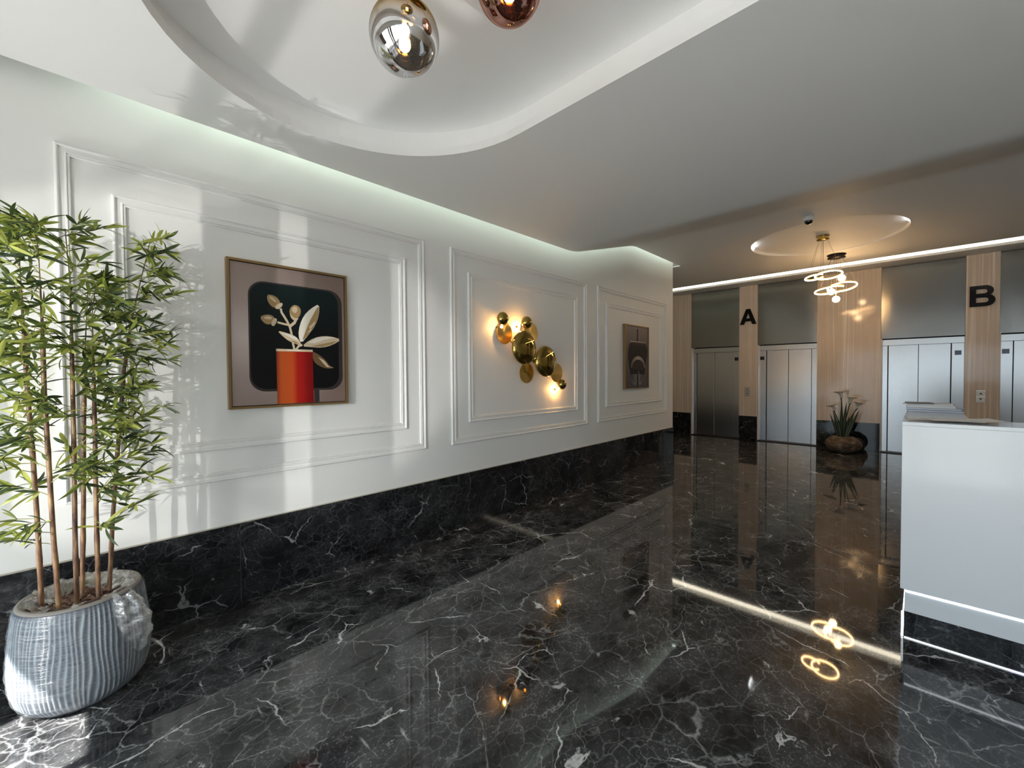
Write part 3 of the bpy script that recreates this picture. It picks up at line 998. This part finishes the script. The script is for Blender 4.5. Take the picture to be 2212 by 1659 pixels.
def ring_path(c, r, tilt_x, tilt_y, a0=0, a1=360, n=48):
    Rm = Matrix.Rotation(math.radians(tilt_x), 3, 'X') @ Matrix.Rotation(math.radians(tilt_y), 3, 'Y')
    full = abs(a1 - a0) >= 360
    return [Vector(c) + Rm @ Vector((r * math.cos(math.radians(a0 + (a1 - a0) * i / n)), r * math.sin(math.radians(a0 + (a1 - a0) * i / n)), 0)) for i in range(n if full else n + 1)]


def pendant(loc, canopy_mat, canopy_r, rings, globes, label):
    r = tag(empty('ring_pendant', loc), label, 'pendant lamp')
    MB().lathe([(canopy_r, 0), (canopy_r, -0.012), (canopy_r * 0.86, -0.018), (canopy_r * 0.86, -0.045), (canopy_r * 0.95, -0.05), (canopy_r * 0.95, -0.06)], (0, 0, 0), 36).build('canopy', canopy_mat, r)
    for (c, rad, tx, ty, a0, a1) in rings:
        pth = ring_path(c, rad, tx, ty, a0, a1)
        cl = abs(a1 - a0) >= 360
        hoop = MB().tube([p + Vector((0, 0, 0.010)) for p in pth], 0.009, 8, closed=cl).build('hoop', 'brass', r)
        MB().tube([p - Vector((0, 0, 0.006)) for p in pth], 0.0095, 8, closed=cl).build('diffuser', 'warm', hoop)
        step = len(pth) // 3
        for k in range(3):
            p = pth[k * step]
            q = Vector((p.x, p.y, 0)).normalized() * canopy_r * 0.6 if Vector((p.x, p.y, 0)).length > 0 else Vector()
            MB().tube([p + Vector((0, 0, 0.012)), (q.x, q.y, -0.055)], 0.0018, 5).build('wire', 'wire', hoop)
    for (c, rad) in globes:
        g = MB().ball(c, rad, 22, 14).build('globe', 'warm_globe', r)
        MB().tube([(c[0], c[1], c[2] + rad), (c[0], c[1], c[2] + rad + 0.05)], 0.010, 8).build('cap', 'brass', g)
        MB().tube([(c[0], c[1], c[2] + rad + 0.05), (c[0] * 0.5, c[1] * 0.5, -0.055)], 0.0018, 5).build('wire', 'wire', g)
    return r


G = (-1.12, 8.08, rz_(8.08))
pendant(G, 'brass', 0.085, [((0.075, 0, -0.61), 0.17, -9, -5, 0, 360), ((-0.105, 0.02, -0.615), 0.125, -6, -9, 40, 330)], [], 'lamp of two glowing rings under a gold ceiling disc')
Bk = (-1.085, 9.22, Z2)
pendant(Bk, 'black_metal', 0.135, [((0.08, 0, -0.565), 0.205, -11, -7, 0, 360), ((-0.08, 0, -0.60), 0.225, -5, -6, 60, 330)],
        [((0.075, 0, -0.415), 0.055), ((-0.068, 0, -0.632), 0.055), ((0.0, 0, -0.772), 0.055)], 'lamp of glowing rings and three round globes under a black ceiling disc')

# dome camera
dc = tag(empty('dome_camera', (-1.09, 6.74, Z2)), 'small white dome security camera on the ceiling', 'camera')
MB().lathe([(0.062, 0.0), (0.062, -0.035), (0.050, -0.052)], (0, 0, 0), 28).build('housing', 'trim', dc)
MB().lathe([(0.048, -0.050)] + [(0.048 * math.cos(t * PI / 16), -0.052 - 0.045 * math.sin(t * PI / 16)) for t in range(8)] + [(0.0001, -0.097)], (0, 0, 0), 28, caps=False).build('lens_dome', 'black_gloss', dc)

# ------------------------------------------------------------------ bamboo in the wrapped planter
PX, PY = -3.035, -0.015
bp = tag(empty('potted_bamboo', (PX, PY, 0)), 'artificial bamboo plant in a ribbed blue-grey pot wrapped in plastic film', 'potted plant')


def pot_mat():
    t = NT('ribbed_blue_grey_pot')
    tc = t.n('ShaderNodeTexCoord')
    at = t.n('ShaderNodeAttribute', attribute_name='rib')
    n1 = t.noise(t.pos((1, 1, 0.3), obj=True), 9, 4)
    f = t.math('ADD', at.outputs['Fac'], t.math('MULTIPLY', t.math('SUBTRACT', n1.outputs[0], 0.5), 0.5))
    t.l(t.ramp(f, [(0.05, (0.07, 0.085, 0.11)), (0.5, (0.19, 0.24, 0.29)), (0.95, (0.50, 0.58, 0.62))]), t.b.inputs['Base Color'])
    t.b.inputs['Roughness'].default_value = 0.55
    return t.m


M['pot'] = pot_mat()
rp = random.Random(3)
NR = 78
ribph = [rp.uniform(-0.35, 0.35) for _ in range(NR)]
ribw = [rp.uniform(0.6, 1.0) for _ in range(NR)]
keyz = [(0.0, 0.178), (0.02, 0.206), (0.06, 0.232), (0.12, 0.248), (0.20, 0.253), (0.30, 0.248), (0.40, 0.238), (0.47, 0.229), (0.492, 0.225), (0.503, 0.218)]
zs = []
for (za, ra), (zb, rb) in zip(keyz[:-1], keyz[1:]):
    m_ = max(1, int((zb - za) / 0.02))
    zs += [(za + (zb - za) * i / m_, ra + (rb - ra) * i / m_) for i in range(m_)]
zs.append(keyz[-1])
SEG = NR * 6
vs, fs, ribv = [], [], []
for j in range(SEG):
    a = 2 * PI * j / SEG
    for (z, r) in zs:
        wob = 0.22 * math.sin(8 * z + 5 * math.sin(a * 4)) + 0.16 * math.sin(21 * z + a * 7)
        k = a / (2 * PI) * NR + wob
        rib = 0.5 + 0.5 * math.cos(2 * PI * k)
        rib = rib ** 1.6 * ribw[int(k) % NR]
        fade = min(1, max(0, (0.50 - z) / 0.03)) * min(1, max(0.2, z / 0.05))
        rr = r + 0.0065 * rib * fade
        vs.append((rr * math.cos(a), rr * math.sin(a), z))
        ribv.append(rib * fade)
nz = len(zs)
for j in range(SEG):
    k = (j + 1) % SEG
    for i in range(nz - 1):
        fs.append((j * nz + i, k * nz + i, k * nz + i + 1, j * nz + i + 1))
fs.append([j * nz for j in range(SEG)][::-1])
mb = MB()
mb.add(vs, fs, 0, True)
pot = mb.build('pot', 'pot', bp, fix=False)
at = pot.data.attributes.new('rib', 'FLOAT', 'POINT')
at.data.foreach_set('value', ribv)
# rolled rim with dusty film
M['rim'] = painted('dusty_rim', (0.27, 0.25, 0.225), 0.7, 0.3)
MB().lathe([(0.226, 0.497), (0.222, 0.506), (0.212, 0.509), (0.198, 0.503), (0.192, 0.485), (0.190, 0.43), (0.188, 0.40)], (0, 0, 0), 72, caps=False).build('pot_rim', 'rim', bp)


def film(name, alpha, col=(0.8, 0.82, 0.84), sc_=40, amp=0.6, stretch=(1, 1, 1.8)):
    t = NT(name)
    tr = t.n('ShaderNodeBsdfTransparent')
    g = t.n('ShaderNodeBsdfGlossy')
    g.inputs['Roughness'].default_value = 0.10
    d = t.n('ShaderNodeBsdfDiffuse')
    d.inputs['Color'].default_value = (*col, 1)
    tl = t.n('ShaderNodeBsdfTranslucent')
    tl.inputs['Color'].default_value = (*col, 1)
    n = t.noise(t.pos(stretch, obj=True), sc_, 4)
    bp_ = t.n('ShaderNodeBump')
    bp_.inputs['Strength'].default_value = amp
    bp_.inputs['Distance'].default_value = 0.01
    t.l(n.outputs[0], bp_.inputs['Height'])
    t.l(bp_.outputs[0], g.inputs['Normal'])
    m0 = t.n('ShaderNodeMixShader')
    m0.inputs[0].default_value = 0.4
    t.l(d.outputs[0], m0.inputs[1])
    t.l(tl.outputs[0], m0.inputs[2])
    m1 = t.n('ShaderNodeMixShader')
    m1.inputs[0].default_value = 0.45
    t.l(m0.outputs[0], m1.inputs[1])
    t.l(g.outputs[0], m1.inputs[2])
    m2_ = t.n('ShaderNodeMixShader')
    al = t.rng(n.outputs[0], 0.35, 0.7, alpha * 0.4, alpha * 1.6)
    t.l(al, m2_.inputs[0])
    t.l(tr.outputs[0], m2_.inputs[1])
    t.l(m1.outputs[0], m2_.inputs[2])
    t.l(m2_.outputs[0], t.out.inputs['Surface'])
    return t.m


M['film'] = film('plastic_film', 0.24, (0.8, 0.82, 0.84), 3.0, 0.9, (1.6, 1.6, 30))  # stretched noise puts highlight streaks into the film's opacity
M['film_loose'] = film('plastic_film_loose', 0.42, (0.75, 0.76, 0.75), 26, 0.8)
M['film_dusty'] = film('plastic_film_dusty', 0.62, (0.48, 0.44, 0.38), 22, 0.8)
# wrap round the pot, slack
mb = MB()
wp = []
SEGW, NW = 96, 26
for j in range(SEGW):
    a = 2 * PI * j / SEGW
    for i in range(NW + 1):
        z = 0.01 + 0.485 * i / NW
        r = None
        for (za, ra), (zb, rb) in zip(keyz[:-1], keyz[1:]):
            if za <= z <= zb:
                r = ra + (rb - ra) * (z - za) / (zb - za)
        r = (r or 0.225) + 0.009 + 0.0012 * math.sin(5 * a + 40 * z) + 0.0012 * math.sin(17 * a - 90 * z) + rp.uniform(0, 0.0008)
        wp.append((r * math.cos(a), r * math.sin(a), z))
n = NW + 1
mb.add(wp, [(j * n + i, ((j + 1) % SEGW) * n + i, ((j + 1) % SEGW) * n + i + 1, j * n + i + 1) for j in range(SEGW) for i in range(NW)], 0, True)
mb.build('plastic_wrap', 'film', bp, fix=False)
# crumpled liner inside the rim
mb = MB()
vs = []
for j in range(72):
    a = 2 * PI * j / 72
    w_ = 0.5 + 0.5 * math.sin(3 * a + 0.6)
    for i, (r, z) in enumerate([(0.205, 0.512), (0.19, 0.508), (0.172, 0.50), (0.160, 0.485), (0.145 - 0.03 * w_, 0.462), (0.13 - 0.05 * w_, 0.452)]):
        k = 1 + 0.04 * math.sin(13 * a + i) + 0.03 * math.sin(29 * a - 2 * i)
        vs.append((r * k * math.cos(a), r * k * math.sin(a), z + 0.010 * math.sin(11 * a + i * 1.3) + 0.006 * math.sin(31 * a)))
mb.add(vs, [(j * 6 + i, ((j + 1) % 72) * 6 + i, ((j + 1) % 72) * 6 + i + 1, j * 6 + i + 1) for j in range(72) for i in range(5)], 0, True)
mb.build('film_liner', 'film_dusty', bp, fix=False)
# loose flap hanging off the side, with a tail down to the floor
mb = MB()
nu, nw = 16, 22
vs = []
ang0 = math.radians(36)
for i in range(nw + 1):
    v = i / nw
    zc = 0.50 - 0.34 * v ** 1.15
    wd = 0.05 + 0.09 * math.sin(PI * min(1, v * 0.85 + 0.1)) * (1 - 0.45 * v)
    for j in range(nu + 1):
        u = j / nu - 0.5
        ang = ang0 + u * wd * 4.2 + 0.25 * v
        rr = 0.234 + 0.10 * math.sin(PI * min(1, v * 0.9 + 0.08)) * (1 - (2 * u) ** 2 * 0.8) + 0.010 * math.sin(19 * u + 8 * v) + 0.008 * math.sin(31 * v + 7 * u)
        vs.append((rr * math.cos(ang), rr * math.sin(ang), zc + 0.014 * math.sin(9 * u + 5 * v) + 0.05 * abs(u) * (1 - v)))
mb.add(vs, [(i * (nu + 1) + j, i * (nu + 1) + j + 1, (i + 1) * (nu + 1) + j + 1, (i + 1) * (nu + 1) + j) for i in range(nw) for j in range(nu)], 0, True)
a = ang0 + 0.42
mb.tube([(0.285 * math.cos(a), 0.285 * math.sin(a), 0.20), (0.315 * math.cos(a), 0.315 * math.sin(a), 0.185), (0.335 * math.cos(a + 0.05), 0.335 * math.sin(a + 0.05), 0.14), (0.335 * math.cos(a + 0.04), 0.335 * math.sin(a + 0.04), 0.09), (0.325 * math.cos(a), 0.325 * math.sin(a), 0.065)], [0.010, 0.005, 0.004, 0.004, 0.009], 6)
fl_ = mb.build('film_flap', 'film_loose', bp, fix=False)
# bark
bark = NT('bark_mulch')
isl = bark.n('ShaderNodeNewGeometry')
bark.l(bark.ramp(isl.outputs['Random Per Island'], [(0, (0.06, 0.03, 0.022)), (0.5, (0.16, 0.085, 0.06)), (1, (0.28, 0.17, 0.12))]), bark.b.inputs['Base Color'])
bark.b.inputs['Roughness'].default_value = 0.85
mb = MB()
mb.lathe([(0.0001, 0.445), (0.188, 0.440)], (0, 0, 0), 32, smooth=False, caps=False)
for _ in range(420):
    r, a = 0.178 * math.sqrt(rp.random()), rp.uniform(0, 2 * PI)
    L_, w_, h_ = rp.uniform(0.012, 0.032), rp.uniform(0.006, 0.014), rp.uniform(0.002, 0.005)
    Rm = Matrix.Rotation(rp.uniform(0, 6.3), 3, 'Z') @ Matrix.Rotation(rp.uniform(-0.5, 0.5), 3, 'X') @ Matrix.Rotation(rp.uniform(-0.5, 0.5), 3, 'Y')
    c = Vector((r * math.cos(a), r * math.sin(a), 0.450 + rp.uniform(0, 0.012)))
    q = [c + Rm @ Vector((sx * L_, sy * w_ * rp.uniform(0.5, 1), sz * h_)) for sz in (-1, 1) for sy in (-1, 1) for sx in (-1, 1)]
    mb.add(q, [(0, 2, 3, 1), (4, 5, 7, 6), (0, 1, 5, 4), (2, 6, 7, 3), (0, 4, 6, 2), (1, 3, 7, 5)])
bo = mb.build('bark_mulch', bark.m, bp)
bo['kind'] = 'stuff'


def leaf_mat():
    t = NT('bamboo_leaf')
    oi = t.n('ShaderNodeObjectInfo')
    ge = t.n('ShaderNodeNewGeometry')
    f = t.math('FRACT', t.math('ADD', oi.outputs['Random'], ge.outputs['Random Per Island']))
    col = t.ramp(f, [(0, (0.045, 0.070, 0.030)), (0.35, (0.11, 0.16, 0.045)), (0.65, (0.32, 0.39, 0.075)), (1, (0.66, 0.68, 0.17))])
    t.l(col, t.b.inputs['Base Color'])
    t.b.inputs['Roughness'].default_value = 0.42
    tl = t.n('ShaderNodeBsdfTranslucent')
    t.l(col, tl.inputs['Color'])
    mx = t.n('ShaderNodeMixShader')
    mx.inputs[0].default_value = 0.35
    t.l(t.b.outputs[0], mx.inputs[1])
    t.l(tl.outputs[0], mx.inputs[2])
    t.l(mx.outputs[0], t.out.inputs['Surface'])
    return t.m


def culm_mat():
    t = NT('bamboo_culm')
    n = t.noise(t.pos((8, 8, 2)), 6, 4)
    t.l(t.ramp(n.outputs[0], [(0.3, (0.07, 0.03, 0.024)), (0.5, (0.22, 0.115, 0.06)), (0.75, (0.45, 0.30, 0.14))]), t.b.inputs['Base Color'])
    t.b.inputs['Roughness'].default_value = 0.4
    return t.m


M['leaf'] = leaf_mat()
M['culm'] = culm_mat()
M['twig'] = P('bamboo_twig', (0.34, 0.34, 0.10), 0.5)


def leaf_geo(L_, W_, droop):
    vs, fs = [], []
    k = 6
    for i in range(k + 1):
        u = i / k
        w_ = W_ * (math.sin(PI * min(1, u * 0.93 + 0.05)) ** 0.8)
        if i == k:
            w_ = 0.0003
        z = -droop * L_ * u * u
        x = L_ * u
        vs += [(x, -w_ / 2, z + w_ * 0.18), (x, 0, z), (x, w_ / 2, z + w_ * 0.18)]
    for i in range(k):
        a = 3 * i
        fs += [(a, a + 3, a + 4, a + 1), (a + 1, a + 4, a + 5, a + 2)]
    return vs, fs


leaf_meshes, leaf_data = [], []
for (L_, W_, dr) in [(0.10, 0.016, 0.10), (0.085, 0.0155, 0.2), (0.12, 0.0155, 0.32), (0.07, 0.0145, 0.05)]:
    vs, fs = leaf_geo(L_, W_, dr)
    me = bpy.data.meshes.new('leaf')
    me.from_pydata(vs, [], fs)
    me.materials.append(M['leaf'])
    me.polygons.foreach_set('use_smooth', [True] * len(fs))
    leaf_meshes.append(me)
    leaf_data.append((vs, fs))

rb_ = random.Random(21)
culms = [
    (-3.03, [(-0.152, 0.44), (-0.156, 0.84), (-0.164, 1.176), (-0.175, 1.508), (-0.182, 1.835), (-0.187, 2.137), (-0.188, 2.33)]),
    (-2.93, [(-0.092, 0.44), (-0.104, 0.851), (-0.111, 1.182), (-0.118, 1.508), (-0.118, 1.831), (-0.122, 2.129), (-0.13, 2.31)]),
    (-2.97, [(-0.035, 0.44), (-0.033, 0.822), (-0.029, 1.163), (-0.027, 1.504), (-0.025, 1.842), (-0.026, 2.066), (-0.036, 2.30)]),
    (-3.07, [(-0.016, 0.44), (-0.002, 0.907), (0.009, 1.381), (0.022, 1.76), (0.038, 2.05)]),
    (-2.99, [(0.042, 0.44), (0.043, 0.914), (0.046, 1.266), (0.048, 1.617), (0.048, 1.896), (0.065, 2.06)]),
    (-3.05, [(0.083, 0.44), (0.103, 0.813), (0.126, 1.128), (0.147, 1.409), (0.164, 1.618), (0.199, 1.892), (0.286, 2.34)])]
all_leaves = []          # (culm index, matrix, mesh index)
culm_objs = []
for ci, (cx, pts) in enumerate(culms):
    path = [Vector((cx - PX, y - PY, z)) for y, z in pts]
    # resample with nodes
    fine = []
    for a, b in zip(path[:-1], path[1:]):
        for k in range(6):
            fine.append(a.lerp(b, k / 6))
    fine.append(path[-1])
    H_ = path[-1].z - path[0].z
    rad = []
    for k, p in enumerate(fine):
        u = (p.z - path[0].z) / H_
        r_ = 0.0100 * (1 - 0.2 * u) if u < 0.66 else 0.0100 * max(0.2, 0.86 - 3.2 * (u - 0.66))
        rad.append(r_ * (1.16 if k % 9 == 4 else 1.0))
    cu = MB().tube(fine, rad, 10).build('culm', 'culm', bp, fix=False)
    culm_objs.append(cu)

    def at_z(z):
        for a, b in zip(path[:-1], path[1:]):
            if a.z <= z <= b.z:
                return a.lerp(b, (z - a.z) / (b.z - a.z))
        return path[-1]
    # branches
    ztop = path[-1].z
    zstart = 0.72 if ci in (0, 1) else (0.80 if ci in (4, 5) else 1.0)
    nb = {0: 40, 1: 42, 2: 30, 3: 18, 4: 32, 5: 38}[ci]
    for b in range(nb):
        u = (b + rb_.random()) / nb
        z = zstart + (ztop - zstart) * u ** (0.62 if ci < 3 else 0.8)
        p0 = at_z(z)
        side = {0: -2.0, 1: -1.2, 2: 0.3, 3: 0.8, 4: 1.1, 5: 1.35}[ci]
        az = side + rb_.gauss(0, 1.0)
        el = rb_.uniform(0.15, 0.9)
        Lb = rb_.uniform(0.10, 0.24) * (1.0 if u < 0.85 else 0.75)
        d = Vector((math.cos(az) * math.cos(el) * 0.75, math.sin(az) * math.cos(el), math.sin(el)))
        tw = [p0 + d * Lb * t + Vector((0, 0, -0.10 * Lb * t * t * 2)) for t in (0, 0.35, 0.7, 1.0)]
        if any(PX + q.x < -3.33 for q in tw):
            d.x = abs(d.x)
            tw = [p0 + d * Lb * t + Vector((0, 0, -0.10 * Lb * t * t * 2)) for t in (0, 0.35, 0.7, 1.0)]
        MB().tube(tw, [0.0022, 0.0018, 0.0014, 0.001], 5).build('twig', 'twig', cu, fix=False)
        ncl = rb_.randint(3, 4)
        for c in range(ncl):
            t = (c + 0.8) / ncl
            seg = min(2, int(t * 3))
            q = tw[seg].lerp(tw[seg + 1], min(1, t * 3 - seg))
            nl = rb_.randint(2, 4) if c < ncl - 1 else rb_.randint(4, 6)
            for l_ in range(nl):
                spread = rb_.gauss(0, 0.9)
                la = az + spread
                le = rb_.uniform(-0.6, 0.95)
                Rm = Matrix.Rotation(la, 4, 'Z') @ Matrix.Rotation(-le, 4, 'Y') @ Matrix.Rotation(rb_.uniform(-1.5, 1.5), 4, 'X')
                s_ = rb_.uniform(0.72, 1.15)
                tip = q + (Rm.to_3x3() @ Vector((0.11 * s_, 0, 0)))
                if PX + tip.x < -3.37:
                    continue
                all_leaves.append((ci, Matrix.Translation(q) @ Rm @ Matrix.Scale(s_, 4), rb_.randrange(4)))
# the 300 leaves standing nearest the room are single leaves, the rest one mass
order = sorted(range(len(all_leaves)), key=lambda i: -(all_leaves[i][1].to_scale().x * (1.0 + 1.5 * (all_leaves[i][1].translation.x))))
single = set(order[:300])
mass = MB()
for i, (ci, mt, mi_) in enumerate(all_leaves):
    if i in single:
        o = bpy.data.objects.new('leaf', leaf_meshes[mi_])
        COL.objects.link(o)
        o.parent = culm_objs[ci]
        o.matrix_basis = mt
    else:
        vs, fs = leaf_data[mi_]
        mass.add([mt @ Vector(v) for v in vs], fs, 0, True)
fo = mass.build('foliage', 'leaf', bp, fix=False)
fo['kind'] = 'stuff'

# ------------------------------------------------------------------ calla lilies in the stone bowl
cl_ = tag(empty('potted_calla_lily', (-1.105, 10.52, 0)), 'calla lilies in a rough stone bowl before the black skirting', 'potted plant')


def stone_mat():
    t = NT('rough_stone_bowl')
    n = t.noise(t.pos((6, 6, 9)), 1.6, 5)
    t.l(t.ramp(n.outputs[0], [(0.3, (0.03, 0.026, 0.024)), (0.5, (0.13, 0.085, 0.055)), (0.62, (0.20, 0.15, 0.10)), (0.75, (0.34, 0.33, 0.31))]), t.b.inputs['Base Color'])
    t.b.inputs['Roughness'].default_value = 0.6
    n2 = t.noise(t.pos(), 30, 5)
    t.bump(n2.outputs[0], 0.5, 0.02)
    return t.m


M['stone_bowl'] = stone_mat()
mb = MB()
mb.lathe([(0.10, 0.0), (0.19, 0.03), (0.26, 0.085), (0.285, 0.15), (0.265, 0.22), (0.215, 0.285), (0.165, 0.32), (0.145, 0.322), (0.13, 0.30), (0.11, 0.26)], (0, 0, 0), 40,
         rfun=lambda a, z: (1 + 0.05 * math.sin(2 * a + 7 * z) + 0.04 * math.sin(5 * a + 12 * z) + 0.02 * math.sin(11 * a - 20 * z)))
mb.build('stone_bowl', 'stone_bowl', cl_)
MB().lathe([(0.0001, 0.27), (0.12, 0.265)], (0, 0, 0), 20, caps=False).build('soil', 'dark', cl_)
rock = MB().ball((0.22, 0.14, 0.15), 0.14, 18, 12, 0.75, 0.55, 1.05).build('dark_rock', P('dark_rock', (0.012, 0.011, 0.011), 0.6), cl_)
M['lily_leaf'] = P('lily_leaf', (0.022, 0.040, 0.012), 0.4)
M['lily_flower'] = P('lily_flower', (0.80, 0.74, 0.62), 0.5)
M['lily_throat'] = P('lily_stem', (0.035, 0.05, 0.012), 0.5)


def blade(p0, p1, w_, bend):
    p0, p1 = Vector(p0), Vector(p1)
    vs, fs = [], []
    k = 8
    for i in range(k + 1):
        u = i / k
        c = p0.lerp(p1, u) + Vector((bend * u * u, 0, 0))
        ww = w_ * (0.65 + 0.35 * math.sin(PI * u)) * (1 - u ** 4) + 0.0005
        vs += [(c.x - ww / 2, c.y + 0.008, c.z), (c.x, c.y - 0.004, c.z), (c.x + ww / 2, c.y + 0.008, c.z)]
    for i in range(k):
        a = 3 * i
        fs += [(a, a + 3, a + 4, a + 1), (a + 1, a + 4, a + 5, a + 2)]
    return MB().add(vs, fs, 0, True)


for (x0, x1, z1, w_, b_) in [(-0.05, -0.13, 0.82, 0.055, -0.03), (-0.02, -0.03, 0.92, 0.06, 0.0), (0.0, 0.03, 1.00, 0.055, 0.02), (0.03, 0.13, 0.80, 0.06, 0.04), (0.05, 0.20, 0.86, 0.055, 0.05), (-0.07, -0.17, 0.76, 0.045, -0.04), (0.01, 0.07, 0.72, 0.05, 0.02), (-0.03, -0.08, 0.68, 0.05, -0.01)]:
    blade((x0, random.uniform(-0.04, 0.04), 0.26), (x1, random.uniform(-0.06, 0.05), z1), w_, b_).build('leaf', 'lily_leaf', cl_)
for (x, z, tilt, s_) in [(-0.035, 1.13, 0.25, 1.3), (0.11, 1.03, 0.2, 1.25), (0.215, 0.93, 0.35, 1.2), (-0.15, 0.87, 0.45, 1.15)]:
    st = MB().tube([(x * 0.15, 0, 0.26), (x * 0.4, -0.01, 0.26 + (z - 0.26) * 0.55), (x * 0.85, -0.02, z - 0.10), (x, -0.02, z - 0.045)], [0.011, 0.010, 0.009, 0.014], 8).build('stem', 'lily_throat', cl_)
    mb = MB()
    vs, fs = [], []
    rows = [(0.012, -0.05), (0.020, 0.0), (0.032, 0.035), (0.055, 0.055), (0.085, 0.060)]
    for i, (r, h) in enumerate(rows):
        for j in range(20):
            a = 2 * PI * j / 20
            k = 1 + (0.55 * max(0, math.cos(a)) ** 3 if i > 2 else 0)
            vs.append((r * s_ * k * math.cos(a), r * s_ * math.sin(a) * 0.85, h * s_ + (0.02 * math.cos(a) if i > 2 else 0)))
    for i in range(4):
        for j in range(20):
            fs.append((i * 20 + j, i * 20 + (j + 1) % 20, (i + 1) * 20 + (j + 1) % 20, (i + 1) * 20 + j))
    mb.add(vs, fs, 0, True)
    fl2 = mb.build('flower', 'lily_flower', cl_, fix=False)
    fl2.location = (x, -0.02, z)
    fl2.rotation_euler = (0, tilt, PI if x < 0 else 0)
    MB().tube([(0, 0, 0.0), (0.004, 0, 0.055)], 0.006, 6).build('spadix', P('lily_spadix', (0.5, 0.36, 0.05), 0.6), fl2)
